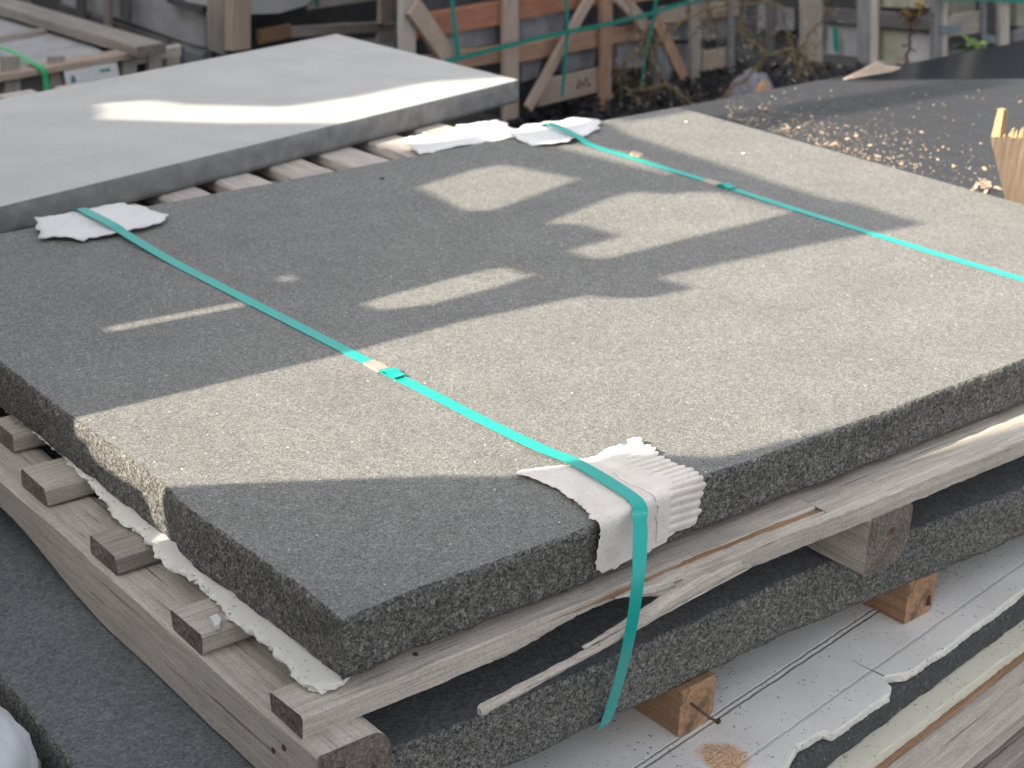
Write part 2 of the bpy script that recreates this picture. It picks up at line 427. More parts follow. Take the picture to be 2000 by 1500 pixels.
def sheet(name, outline, z0, z1, mats, step=.004, jit=.002, rot=0, org=(0, 0), parent=None, topamp=.0, seed=0, edgew=.003):
    """Soft sheet with torn edges; outline in world plan, mesh in a frame turned by rot."""
    c, s = math.cos(-rot), math.sin(-rot)
    L = [Vector((c * (x - org[0]) - s * (y - org[1]), s * (x - org[0]) + c * (y - org[1]), 0)) for x, y in outline]
    P = resample(L, lambda m: step); n = len(P); V = []; F = []; mi = []
    N = []
    for i in range(n):
        t = (P[(i + 1) % n] - P[i - 1]).normalized(); N.append(Vector((t.y, -t.x, 0)))
    rows = [(0, edgew * .9), (.12, edgew * .2), (.5, 0), (.9, edgew * .3), (1, edgew)]
    for f, ins in rows:
        for i, p in enumerate(P):
            d = jit * (fbm(p.x * 45, p.y * 45, seed + f * 1.4, 4) * 1.5 + .75 * noise.noise(Vector((p.x * 330, p.y * 330, f * 5))))
            q = p + N[i] * (d - ins * (1 + .6 * noise.noise(Vector((p.x * 200, p.y * 200, seed)))))
            V.append((q.x, q.y, (z1 - z0) * (1 - f) + (topamp * fbm(p.x * 20, p.y * 20, 2, 2) if f < 1 else 0)))
    for l in range(len(rows) - 1):
        for i in range(n):
            j = (i + 1) % n; F.append((l * n + i, (l + 1) * n + i, (l + 1) * n + j, l * n + j)); mi.append(1)
    F.append(tuple(range(n))); mi.append(0); F.append(tuple((len(rows) - 1) * n + i for i in range(n))[::-1]); mi.append(1)
    me = mesh(V, F, name, mats=mi)
    o = link(name, me, parent, mats)
    o.location = (org[0], org[1], z0); o.rotation_euler = (0, 0, rot)
    return o

def ribbon(name, path, W, T, mat, side, parent=None, sub=6):
    """Flat band with thickness following a list of points; side = direction of its width."""
    pts = []
    P = [Vector(p) for p in path]
    for i in range(len(P) - 1):
        a = P[max(i - 1, 0)]; b = P[i]; c = P[i + 1]; d = P[min(i + 2, len(P) - 1)]
        k = max(2, min(sub, int((c - b).length / .003)))
        for j in range(k):
            t = j / k
            pts.append(.5 * ((2 * b) + (c - a) * t + (2 * a - 5 * b + 4 * c - d) * t * t + (3 * b - a - 3 * c + d) * t ** 3))
    pts.append(P[-1]); V = []; F = []
    for i, p in enumerate(pts):
        t = (pts[min(i + 1, len(pts) - 1)] - pts[max(i - 1, 0)]).normalized()
        s = side(p) if callable(side) else Vector(side)
        s = (s - t * s.dot(t)).normalized(); n = s.cross(t).normalized()
        for a, b in ((-.5, -.5), (-.5, .5), (.5, .5), (.5, -.5)):
            V.append(p + s * (W * a) + n * (T * b))
    for i in range(len(pts) - 1):
        for j in range(4):
            a = i * 4 + j; b = i * 4 + (j + 1) % 4; F.append((a, b, b + 4, a + 4))
    F.append((3, 2, 1, 0)); e = (len(pts) - 1) * 4; F.append((e, e + 1, e + 2, e + 3))
    if parent: V = [local(parent, v) for v in V]
    me = mesh(V, F, name)
    return link(name, me, parent, mat)

def tube(V, F, path, r0, r1, k=6):
    base = len(V); n = len(path)
    for i, p in enumerate(path):
        p = Vector(p); t = (Vector(path[min(i + 1, n - 1)]) - Vector(path[max(i - 1, 0)])).normalized()
        a = t.cross(Vector((0, 0, 1)));
        if a.length < .1: a = t.cross(Vector((1, 0, 0)))
        a.normalize(); b = t.cross(a); r = r0 + (r1 - r0) * i / (n - 1)
        for j in range(k):
            q = 2 * math.pi * j / k; V.append(p + a * (r * math.cos(q)) + b * (r * math.sin(q)))
    for i in range(n - 1):
        for j in range(k):
            x = base + i * k + j; y = base + i * k + (j + 1) % k; F.append((x, y, y + k, x + k))
    F.append(tuple(base + j for j in range(k))[::-1]); F.append(tuple(base + (n - 1) * k + j for j in range(k)))

def prism(name, pts, mat, parent=None, jit=0):
    """pts: list of 3D points of one planar face, then extrusion vector last."""
    ex = Vector(pts[-1]); P = [Vector(p) for p in pts[:-1]]; n = len(P)
    V = P + [p + ex for p in P]
    F = [tuple(range(n)), tuple(range(n, 2 * n))[::-1]] + [(i, i + n, (i + 1) % n + n, (i + 1) % n) for i in range(n)]
    if parent: V = [local(parent, v) for v in V]
    me = mesh(V, F, name)
    bm = bmesh.new(); bm.from_mesh(me); bmesh.ops.recalc_face_normals(bm, faces=bm.faces); bm.to_mesh(me); bm.free()
    return link(name, me, parent, mat)

# ================================================================== SETTING
gs = 40
V = []; F = []
g = 60
for i in range(g + 1):
    for j in range(g + 1):
        x = -gs + 2 * gs * i / g; y = -gs + 2 * gs * j / g
        V.append((x, y, -.62 + .01 * fbm(x, y)))
for i in range(g):
    for j in range(g):
        a = i * (g + 1) + j; F.append((a, a + g + 1, a + g + 2, a + 1))
tag(link('ground', mesh(V, F, 'ground'), None, M['ground']), kind='structure')

# ================================================================== MAIN STACK
# --- top granite slab
X1, Y1 = 1.552, 1.17
near_tab = [(.0, .0), (.076, .004), (.19, .001), (.28, -.001), (.36, .006), (.44, .011), (.54, .007), (.722, .005), (.99, .003), (1.552, .004)]
left_tab = [(0, 0), (.075, .003), (.132, .001), (.243, -.004), (.285, -.003), (.305, .003), (.317, .001), (.34, .004), (.426, .003), (.512, .001), (.711, .002), (1.17, .0)]
out = [(x, lerp_tab(near_tab, x)) for x in [i * .02 for i in range(78)]] + [(X1, .004), (X1, Y1)] + [(.0, Y1)]
out += [(lerp_tab(left_tab, y), y) for y in [1.15 - i * .02 for i in range(58)]]
slab('granite_slab', out, -.0605, 0, [M['granite_top'], M['granite_side']], fn=lambda m: .0045 if (m.y < .06 and m.x < 1.1) or (m.x < .06 and m.y < .8) else .03,
     amp=.0042, edge=.0022, lev=12, label='grey flamed granite slab on top of the pallet, strapped with two teal bands', cat='granite slab', seed=1)
# --- white foam sheet under it
fo = [(-.004, .002), (.03, .02), (.5, .03), (1.5, .03), (1.5, 1.1), (.01, 1.1), (.01, .6), (-.001, .467), (-.014, .395), (-.010, .324), (-.020, .274), (-.010, .241), (-.016, .191), (-.022, .144), (-.016, .117), (-.019, .061), (-.028, .02), (-.018, .006)]
fs = sheet('foam_sheet', fo, -.0685, -.0608, [M['foam_edge'], M['foam_edge']], step=.004, jit=.006, seed=4)
tag(fs, 'thin white foam sheet with a ragged edge squeezed under the top granite slab', 'foam sheet')

# --- pallet
pal = empty('pallet', (0.0, 0.0, -.166), 'weathered wooden pallet carrying the strapped granite slab, front board split', 'pallet')
ZD = -.0700; TD = .022
rows = [(.183, -.052, .060, 2), (.363, -.048, .060, 3), (.545, -.040, .066, 4), (.69, -.012, .06, 5), (.86, -.03, .062, 6), (1.02, -.03, .062, 7), (1.14, -.03, .07, 8)]
for y, x0, wd, sd in rows:
    b = board('deck_board', pal, (x0, y, ZD - TD / 2), (1.56, y - .012, ZD - TD / 2), wd, TD, M['wood_grey'] if sd != 3 else M['wood_grey2'], seed=sd, bev=.003, jit=.002)
# front board, whole at the left end, its lower half torn away further along
def fh(x):
    t = TD / 2; lo = -t - .003
    k = sm((x - .225) / .10) * (1 - sm((x - .43) / .05))
    jag = .0016 * noise.noise(Vector((x * 160, 2, 0))) * (1 if .2 < x < .48 else .25)
    return (lo + .0135 * k + jag, t + .0006 * math.sin(x * 20))
fb = board('deck_board', pal, (-.050, .0135, ZD - TD / 2), (.60, .010, ZD - TD / 2), .052, TD + .002, M['wood_grey'], seed=21, bev=.002, jit=.0022, step=.004, hfun=fh)
fb2 = board('deck_board', pal, (.60, .0, ZD - TD / 2), (1.56, -.020, ZD - TD / 2), .066, TD + .001, M['wood_grey'], seed=22, bev=.002, jit=.0018, step=.01)
# outer strip of the front board, split off along a crack and bowing outward to the right
def strip(name, tab, mat, seed, step=.004, parent=pal, jag=.001):
    """tab rows: x, y_back, y_front, z_top, z_bottom"""
    V = []; F = []; xs = []
    x = tab[0][0]
    while x < tab[-1][0]: xs.append(x); x += step
    xs.append(tab[-1][0])
    col = lambda k, x: lerp_tab([(r[0], r[k]) for r in tab], x)
    for x in xs:
        yb, yf, zt, zb = (col(k, x) for k in (1, 2, 3, 4))
        j = lambda q: jag * (fbm(x * 60, q * 3.1, seed, 3) * 2)
        pts = [(yb + j(1), zt + j(2) * .6), ((yb + yf) / 2, zt + j(3) * .6), (yf + .0015, zt + j(4) * .5), (yf + j(5), zt - .0018 + j(6) * .5), (yf + j(7) * .8 - .0008, (zt + zb) / 2), (yf + j(8), zb + .0015 + j(9)), (yf + .002, zb + j(9)), (yb, zb + j(11))]
        V += [(x, y, z) for y, z in pts]
    k = 8
    for i in range(len(xs) - 1):
        for q in range(k):
            a = i * k + q; b = i * k + (q + 1) % k; F.append((a, b, b + k, a + k))
    F.append(tuple(range(k))[::-1]); e = (len(xs) - 1) * k; F.append(tuple(e + q for q in range(k)))
    cx = Vector((tab[0][0], tab[0][2], tab[0][3]))
    V = [Vector(v) - cx for v in V]
    o = link(name, mesh(V, F, name), parent, mat); o.location = local(parent, cx); return o
st = [(.305, -.016, -.0175, -.0770, -.0785), (.33, -.014, -.023, -.0750, -.083), (.36, -.012, -.030, -.0735, -.0895), (.42, -.016, -.034, -.0725, -.094), (.50, -.020, -.039, -.0715, -.0945), (.62, -.028, -.043, -.0705, -.0945), (.95, -.034, -.048, -.0705, -.095), (1.56, -.05, -.062, -.0705, -.095)]
strip('deck_board', st, M['wood_grey'], 31)['label'] = 'split outer strip of the front deck board'
# fresh wood seen in the crack
fr = [(.22, .0, -.0135, -.0735, -.0765), (.30, .0, -.0155, -.072, -.0785), (.42, -.004, -.0185, -.071, -.079), (.52, -.012, -.023, -.0712, -.08), (.62, -.022, -.029, -.0725, -.082)]
strip('splinter', fr, M['wood_tan'], 33)['label'] = 'fresh orange wood showing inside the crack'
# the long splinter hanging down
sp = [(.112, -.047, -.0535, -.1070, -.1140), (.116, -.046, -.0530, -.106, -.1150), (.18, -.043, -.050, -.1045, -.112), (.26, -.041, -.048, -.100, -.1065), (.32, -.037, -.046, -.0925, -.1015), (.38, -.031, -.041, -.0845, -.0985), (.44, -.022, -.038, -.079, -.096), (.50, -.020, -.036, -.078, -.094)]
strip('splinter', sp, M['wood_grey'], 35)['label'] = 'long pale splinter hanging below the front board'
sp = [(.245, -.038, -.041, -.0985, -.1005), (.29, -.036, -.041, -.0935, -.097), (.36, -.03, -.038, -.086, -.091), (.42, -.024, -.035, -.08, -.09)]
strip('splinter', sp, M['wood_grey'], 36)
sp_unused = [(.433, -.0385, -.0395, -.100, -.1012), (.445, -.0375, -.0395, -.0935, -.0952), (.455, -.037, -.0395, -.0915, -.094)]
for k, (xa, xb, ya, za, yb, zb, h) in enumerate([(.26, .40, -.047, -.0985, -.036, -.0865, .0016), (.34, .47, -.0445, -.0975, -.041, -.0895, .0012)]):
    strip('splinter', [(xa, ya + .0006, ya, za, za - .0006), ((xa + xb) / 2, (ya + yb) / 2 + h, (ya + yb) / 2, (za + zb) / 2 + .0004, (za + zb) / 2 - h), (xb, yb + .002, yb, zb, zb - h * 1.6)], M['wood_grey'] if k % 2 else M['wood_slat'], 80 + k, jag=.0006)
# stringers
ST = .072
def sh1(x):  # x runs from the front end (y=-.044)
    k = sm((x - .40) / .26)
    return (-ST / 2 + .032 * k, ST / 2)
for i, (xc, y0, wd, sd) in enumerate([(-.016, -.040, .076, 41), (.696, -.046, .074, 42), (1.42, -.045, .076, 43)]):
    board('stringer', pal, (xc, y0, -.0925 - ST / 2), (xc + .004, 1.19, -.0925 - ST / 2), wd, ST, M['wood_grey'] if i != 1 else M['wood_grey2'], seed=sd, bev=.003, jit=.002,
          roundc={(-1, 1): .022, (-1, -1): .030} if i < 1 else {(-1, 1): .008, (-1, -1): .034}, hfun=sh1 if i == 0 else None)
def nail(parent, p, d, r=.0022, L=.006, name='nail', head=True):
    V = []; F = []; p = Vector(p); d = Vector(d).normalized()
    tube(V, F, [p - d * .003, p + d * L], r, r, 8)
    if head: tube(V, F, [p + d * L, p + d * (L + .0015)], r * 1.9, r * 1.8, 8)
    V = [local(parent, v) for v in V]
    return link(name, mesh(V, F, name), parent, M['nail'])
for z, x in ((-.115, -.030), (-.128, .004)): nail(pal, (x, -.0405, z), (0, -1, 0), .0028, .0006, head=False)
nail(pal, (-.0545, .030, -.125), (-1, 0, 0), .003, .0004, head=False); nail(pal, (-.0545, .012, -.112), (-1, 0, 0), .003, .0004, head=False)
nail(pal, (.700, -.0465, -.118), (0, -1, 0), .004, .0003, head=False)
nail(pal, (.085, .010, -.070), (0, 0, 1), .003, .0002, head=False)
for k, (x, y) in enumerate([(-.012, .183), (.004, .363), (-.006, .352), (.012, .545), (.006, .692), (.70, -.012), (.716, -.020), (.985, -.025)]):
    nail(pal, (x, y, -.0705), (0, 0, 1), .0026, .0004, head=False)
# white plastic clip lying on the third board end
cl = prism('plastic_clip', [at_z(p, -.0695) for p in [(410, 1213), (424, 1207), (432, 1216), (430, 1228), (420, 1231), (416, 1222)]] + [(0, 0, .005)], M['paper_white'])
tag(cl, 'tiny white scrap lying on a pallet board end, beside the ragged foam', 'scrap')

# --- lower granite slab
o2 = [(-.176, .030), (.2, .004), (.36, .004), (.6, .004), (1.0, -.020), (1.62, -.05), (1.66, 1.25), (-.16, 1.35), (-.178, .9), (-.175, .34), (-.182, .168)]
slab('granite_slab', o2, -.238, -.1665, [M['granite_low'], M['granite_low_side']], fn=lambda m: .0055 if (m.y < .06 and m.x < 1.1) or (m.x < -.1 and m.y < .8) else .04,
     amp=.004, edge=.0028, lev=12, label='thick dark granite slab directly under the pallet, rough front edge', cat='granite slab', seed=9, slope=.003)
# --- timber bearers under it
def bearer(x0, x1, y, lab, sd):
    b = board('timber_bearer', None, ((x0 + x1) / 2, y, -.270), ((x0 + x1) / 2 - .012, .9, -.270), x1 - x0, .059, M['wood_tan'], seed=sd, bev=.002, jit=.0015, ends=M['end_tan'], roundc={(-1, -1): .012})
    return tag(b, lab, 'timber block', 'timber bearers between granite and foam')
b1 = bearer(.424, .478, -.002, 'brown timber bearer with a bent nail, above the rust stain', 51)
b2 = bearer(.805, .862, -.004, 'brown timber bearer with a knot, below the protruding pallet stringer end', 52)
b3 = bearer(.04, .095, .02, 'brown timber bearer hidden at the near corner under dark granite slab', 53)
V = []; F = []
tube(V, F, [(.440, -.001, -.262), (.443, -.014, -.266), (.452, -.022, -.276), (.462, -.024, -.283)], .0018, .0016, 8)
tube(V, F, [(.462, -.0235, -.2825), (.4635, -.0245, -.2845)], .0036, .0034, 8)
nl = link('nail', mesh([b1.matrix_basis.inverted() @ v for v in V], F, 'nail'), b1, M['nail'])
V = []; F = []
tube(V, F, [(.851, -.003, -.282), (.853, -.0052, -.282)], .0075, .0065, 10)
link('knot', mesh([b2.matrix_basis.inverted() @ v for v in V], F, 'knot'), b2, M['nail'])
# --- foam sheet 2, stone 3, foam sheet 3, base timbers (all turned 7 degrees)
R7 = rad(7.0)
f2 = [(.0, -.17), (.3, -.14), (.40, -.115), (.452, -.108), (.476, -.109), (.490, -.104), (.520, -.0905), (.560, -.090), (.564, -.100), (.60, -.096), (.64, -.091), (.676, -.088), (.689, -.080), (.695, -.062), (.705, -.064), (.725, -.073), (.745, -.0735), (.775, -.069), (.806, -.068), (.869, -.059), (.94, -.051), (1.0, -.042), (1.12, -.02), (1.2, .05), (1.3, 1.1), (0, 1.1)]
f2o = sheet('foam_sheet', f2, -.3125, -.3005, [M['foam'], M['foam_edge']], step=.004, jit=.0016, rot=R7, org=(.0, -.052), seed=8, edgew=.002)
tag(f2o, 'large dirty white foam sheet with an orange rust stain and broken edge', 'foam sheet')
f2o.location.z = -.3125
# break running in from the notch
V = []; F = []
cr_ = [at_z(p, -.3004) for p in [(1664, 1287), (1676, 1296), (1690, 1303), (1702, 1309), (1716, 1315), (1727, 1321)]]
for i, p in enumerate(cr_):
    wv = .0003 + .0009 * i / 5; V += [p + Vector((-wv, -wv * .4, .0)), p + Vector((wv, wv * .4, .0))]
for i in range(5): F.append((2 * i, 2 * i + 1, 2 * i + 3, 2 * i + 2))
co_ = link('crack', mesh([Matrix.LocRotScale(f2o.location, f2o.rotation_euler, None).inverted() @ v for v in V], F, 'crack'), f2o, M['inside'])
ft = lambda x, off=0: -.0835 + off + .118 * (x - .68)
slab('dark_slab', [(-.1, ft(-.1)), (1.5, ft(1.5)), (1.4, 1.1), (-.2, 1.1)], -.347, -.3130, [M['dark_side'], M['dark_side']], fn=lambda m: .006 if m.y < .1 and m.x > 0 else .05, amp=.0028, edge=.0015, lev=8,
     label='charcoal stone slab between the two foam sheets at the lower right', cat='stone slab', seed=12)
f3 = sheet('foam_sheet', [(-.1, ft(-.1, -.026)), (1.5, ft(1.5, -.026)), (1.4, 1.0), (-.1, 1.0)], -.3640, -.3475, [M['foam_pale'], M['foam_pale']], step=.008, jit=.0012, rot=R7, org=(0, -.15), seed=18, edgew=.0008)
tag(f3, 'cream foam sheet with a straight edge, below the charcoal slab', 'foam sheet')
bp = empty('pallet', (.6, 0, -.62), 'brown timber pallet at the bottom right under the cream foam', 'pallet')
d7 = Vector((math.cos(R7), math.sin(R7), 0))
def bline(off, z, wd, th, mat, sd, name='deck_board', x0=-.1, x1=1.5):
    return board(name, bp, (x0, ft(x0, off), z), (x1, ft(x1, off), z), wd, th, mat, seed=sd, bev=.002, jit=.0025)
bline(-.021, -.3665, .022, .0045, M['wood_tan'], 61)
bline(-.052, -.382, .070, .024, M['wood_grey'], 62)
bline(-.075, -.432, .06, .05, M['wood_grey2'], 63)
bline(-.105, -.482, .05, .024, M['wood_tan'], 64)
bline(.20, -.382, .09, .024, M['wood_grey'], 65); bline(.5, -.382, .09, .024, M['wood_grey'], 66); bline(.9, -.382, .09, .024, M['wood_grey'], 67)
for x in (.1, .7, 1.3):
    board('stringer', bp, (x, ft(x) - .03, -.505), (x - .1, 1.0, -.505), .09, .22, M['wood_grey2'], seed=70 + int(x * 10))

# --- teal straps
def strapside(p): return Vector((1, 0, 0))
def strap(path, lab, seal_y, flap):
    s = ribbon('strap', path, .0155, .0009, M['strap'], (1, 0, 0), sub=8)
    tag(s, lab, 'strap', 'teal packing straps over the granite')
    return s
p1a = at_z((1145, 925), .006)
front_ = [at_y(p, y) for p, y in [((1176, 1420), .004), ((1185, 1405), -.008), ((1197, 1368), -.023), ((1212, 1318), -.039), ((1225, 1265), -.053), ((1236, 1210), -.058), ((1243, 1160), -.057), ((1248, 1110), -.049), ((1250, 1060), -.034), ((1251, 1030), -.0235), ((1249, 1010), -.0165)]]
path1 = [tuple(v) for v in front_] + [(.342, -.0085, .0035), (.3455, -.002, .0062), (.349, .012, .0080), (.352, .045, .0088), (.354, .085, .0092), (.3545, .115, .0080), (.354, .16, .0040), (.353, .24, .0014), (.3515, .32, .0012), (.3475, .445, .0012), (.344, .60, .0012), (.340, .75, .0012), (.336, .92, .0016), (.332, 1.045, .008), (.331, 1.08, .0115), (.329, 1.15, .0120), (.328, 1.182, .0100), (.324, 1.184, -.01), (.324, 1.186, -.08), (.324, 1.19, -.16), (.324, 1.22, -.24)]
s1 = strap(path1, 'teal plastic strap running over the corrugated pad and down the front', .5, 0)
x2 = 1.222
path2 = [(1.272, .004, -.2405), (1.272, -.03, -.2), (1.272, -.045, -.12), (1.27, -.012, -.05), (1.27, -.006, .0), (1.269, .004, .0035), (1.250, .06, .0012), (1.236, .25, .0012), (1.230, .45, .0012), (1.228, .76, .0012), (1.224, .93, .0012), (1.220, 1.04, .0022), (1.2195, 1.08, .0095), (1.229, 1.15, .0125), (1.228, 1.180, .010), (1.228, 1.184, -.01), (1.228, 1.186, -.08), (1.228, 1.19, -.16), (1.228, 1.22, -.24)]
pz = [at_z((1070, 252), .004), at_z((1390, 355), .001), at_z((2000, 552), .001)]
s2 = strap(path2, 'teal plastic strap across the far part of the granite slab', .7, 0)
# seal (part) and loose strap tail (part)
def seal(parent, y, xc, sl_, L=.030):
    V = []; F = []
    d = Vector((sl_, 1, 0)).normalized(); sd = Vector((d.y, -d.x, 0)); n = Vector((0, 0, 1)); c = Vector((xc, y, 0))
    prof = [(-.0092, .0004), (-.0092, .0026), (-.0080, .0034), (.0080, .0034), (.0092, .0026), (.0092, .0004)]
    st = [-.5, -.42, -.3, -.18, .18, .3, .42, .5]
    for i, t in enumerate(st):
        k = 1 - (.05 if i in (2, 5) else 0)
        for a, h in prof: V.append(c + d * (L * t) + sd * (a * k) + n * (h * (.82 if i in (2, 5) else 1)))
    for i in range(len(st) - 1):
        for j in range(5):
            a = i * 6 + j; F.append((a, a + 1, a + 7, a + 6))
        F.append((i * 6 + 5, i * 6, i * 6 + 6, i * 6 + 11))
    F.append(tuple(range(6))[::-1]); F.append(tuple((len(st) - 1) * 6 + j for j in range(6)))
    o = link('seal', mesh(V, F, 'seal'), parent, M['seal'])
    # overlapping strap end, slightly lifted
    y0 = y - L / 2 - .002
    P = [c + d * (-L / 2 + .004) + n * .0022, c + d * (-L / 2 - .004) + n * .0030, c + d * (-L / 2 - .012) + n * .0060, c + d * (-L / 2 - .022) + n * .0036, c + d * (-L / 2 - .031) + n * .0040]
    t = ribbon('strap_tail', P, .0164, .0009, M['strap'], sd, parent)
    return o
ps = at_z((735, 716), .001); seal(s1, ps.y, .3475, -.02)
ps = at_z((1392, 357), .001); seal(s2, ps.y, 1.228, -.0)

# --- corrugated cardboard pad wrapped over the front edge
def fold(x, t, lift=0.0):
    """x along the edge, t up the top (positive) or down the face (negative); returns point just off the slab"""
    r = .007; ye = lerp_tab(near_tab, x) - .0045 - lift; zt = .0030 + lift
    if t > r: return Vector((x, ye + t, zt))
    if t < -r: return Vector((x, ye - .0005, t + zt))
    a = (t + r) / (2 * r) * math.pi / 2
    return Vector((x, ye + r * (1 - math.sin(math.pi / 2 - a) ) if False else ye + r - r * math.cos(a), zt - r + r * math.sin(a)))
def pad(name, parent, poly, mat, lift, corr=None, step=.002, th=.0016, jit=.002, seed=0, warp=None):
    xs = [p[0] for p in poly]; ts = [p[1] for p in poly]
    def inside(x, t):
        c = False; j = len(poly) - 1
        for i in range(len(poly)):
            (xi, yi), (xj, yj) = poly[i], poly[j]
            if (yi > t) != (yj > t) and x < (xj - xi) * (t - yi) / (yj - yi) + xi: c = not c
            j = i
        return c
    bm = bmesh.new(); vs = {}
    nx = int((max(xs) - min(xs)) / step) + 1; nt_ = int((max(ts) - min(ts)) / step) + 1
    def vert(i, j):
        if (i, j) in vs: return vs[(i, j)]
        x = min(xs) + i * step; t = min(ts) + j * step
        l = lift + .0011 * fbm(x * 25, t * 25, seed, 3)
        if corr: l += corr(x, t)
        if warp: l += warp(x, t)
        x += .0006 * noise.noise(Vector((x * 300, t * 300, seed)))
        vs[(i, j)] = bm.verts.new(fold(x, t, l)); return vs[(i, j)]
    for i in range(nx):
        for j in range(nt_):
            x = min(xs) + (i + .5) * step; t = min(ts) + (j + .5) * step
            jx = jit * fbm(x * 70, t * 70, seed, 3) * 2; jt = jit * fbm(x * 70, t * 70, seed + 5, 3) * 2
            if inside(x + jx, t + jt): bm.faces.new((vert(i, j), vert(i + 1, j), vert(i + 1, j + 1), vert(i, j + 1)))
    bmesh.ops.recalc_face_normals(bm, faces=bm.faces)
    me = bpy.data.meshes.new(name); bm.to_mesh(me); bm.free()
    me.polygons.foreach_set('use_smooth', [True] * len(me.polygons))
    if parent:
        for v in me.vertices: v.co = local(parent, v.co)
    o = link(name, me, parent, mat)
    md = o.modifiers.new('thickness', 'SOLIDIFY'); md.thickness = th; md.offset = 1
    md2 = o.modifiers.new('soft', 'SUBSURF'); md2.levels = 1; md2.render_levels = 1
    return o
cp = empty('cardboard_pad', (.36, .0, 0), 'torn dirty white corrugated cardboard pad folded over the near granite edge under the strap', 'cardboard pad', 'cardboard edge pads')
def corr(x, t): return .0036 * (.5 + .5 * math.sin((t + .004 * math.sin(x * 30)) / .0095 * 2 * math.pi)) * sm((x - .385) / .01)
pad('corrugated_layer', cp, [(.375, -.052), (.41, -.050), (.430, -.050), (.437, -.040), (.436, -.028), (.441, -.012), (.440, .004), (.442, .022), (.436, .040), (.440, .052), (.436, .064), (.446, .078), (.445, .094), (.452, .105), (.447, .113), (.435, .108), (.42, .10), (.39, .095), (.37, .05)],
    M['paper'], .0016, corr=corr, seed=3, jit=.0018)
pad('liner', cp, [(.292, .131), (.300, .118), (.304, .098), (.306, .080), (.304, .060), (.303, .045), (.299, .030), (.296, .018), (.290, .012), (.293, .004), (.293, -.010), (.291, -.024), (.287, -.040), (.289, -.050), (.300, -.056), (.318, -.058), (.33, -.055), (.345, -.056), (.352, -.057), (.365, -.058), (.388, -.055), (.392, -.040), (.390, -.02), (.392, -.004), (.402, .006), (.408, .020), (.402, .04), (.401, .06), (.404, .078), (.412, .094), (.425, .104), (.40, .108), (.385, .103), (.368, .112), (.352, .108), (.34, .116), (.325, .122), (.305, .133)],
    M['paper'], .0002, seed=6, jit=.0016, warp=lambda x, t: .0030 * sm((x - .376) / .012) + .004 * sm((t - .085) / .05) * sm((x - .37) / .05))
# --- flat pads at the far edge
def flatpad(pts, lab, z=.0035, sd=0, mat='paper_white', droop=True, group='cardboard edge pads', curl=.006):
    P = [Vector((x, y, 0)) for x, y in pts]
    P = resample(P, lambda m: .007); n = len(P); c = sum(P, Vector()) / n
    bm = bmesh.new(); R = []
    N = [(P[(i + 1) % n] - P[i - 1]).normalized() for i in range(n)]
    for f in (1.0, .86, .6, .3):
        row = []
        for i, p in enumerate(P):
            q = c + (p - c) * f + (Vector((N[i].y, -N[i].x, 0)) * (.0075 * fbm(p.x * 75, p.y * 75, sd, 4) * 2) if f == 1 else Vector())
            zz = z + .0035 * fbm(q.x * 14, q.y * 14, sd, 2) + curl * (f ** 4) * (.35 + fbm(q.x * 12, q.y * 12, sd + 2, 2))
            row.append(bm.verts.new((q.x, q.y, max(zz, .0016 + z - .0035))))
        R.append(row)
    cv = bm.verts.new((c.x, c.y, z))
    for k in range(3):
        for i in range(n):
            j = (i + 1) % n; bm.faces.new((R[k][i], R[k][j], R[k + 1][j], R[k + 1][i]))
    for i in range(n): bm.faces.new((R[3][i], R[3][(i + 1) % n], cv))
    bmesh.ops.recalc_face_normals(bm, faces=bm.faces)
    me = bpy.data.meshes.new('cardboard_pad'); bm.to_mesh(me); bm.free()
    me.polygons.foreach_set('use_smooth', [True] * len(me.polygons))
    o = link('cardboard_pad', me, None, M[mat]); md = o.modifiers.new('thickness', 'SOLIDIFY'); md.thickness = .002; md.offset = -1
    return tag(o, lab, 'cardboard pad', group)
flatpad([(.229, 1.100), (.258, 1.082), (.268, 1.066), (.300, 1.054), (.345, 1.056), (.385, 1.062), (.408, 1.070), (.425, 1.092), (.412, 1.12), (.405, 1.163), (.395, 1.186), (.262, 1.186), (.246, 1.15)],
        'white cardboard pad under the near strap at the far left slab edge', sd=2)
flatpad([(1.135, 1.135), (1.142, 1.098), (1.160, 1.080), (1.185, 1.074), (1.215, 1.082), (1.262, 1.098), (1.300, 1.118), (1.335, 1.150), (1.330, 1.178), (1.312, 1.196), (1.27, 1.200), (1.235, 1.196), (1.16, 1.19), (1.135, 1.17)],
        'white cardboard pad with a curled torn edge under the far strap', sd=5, curl=.010)

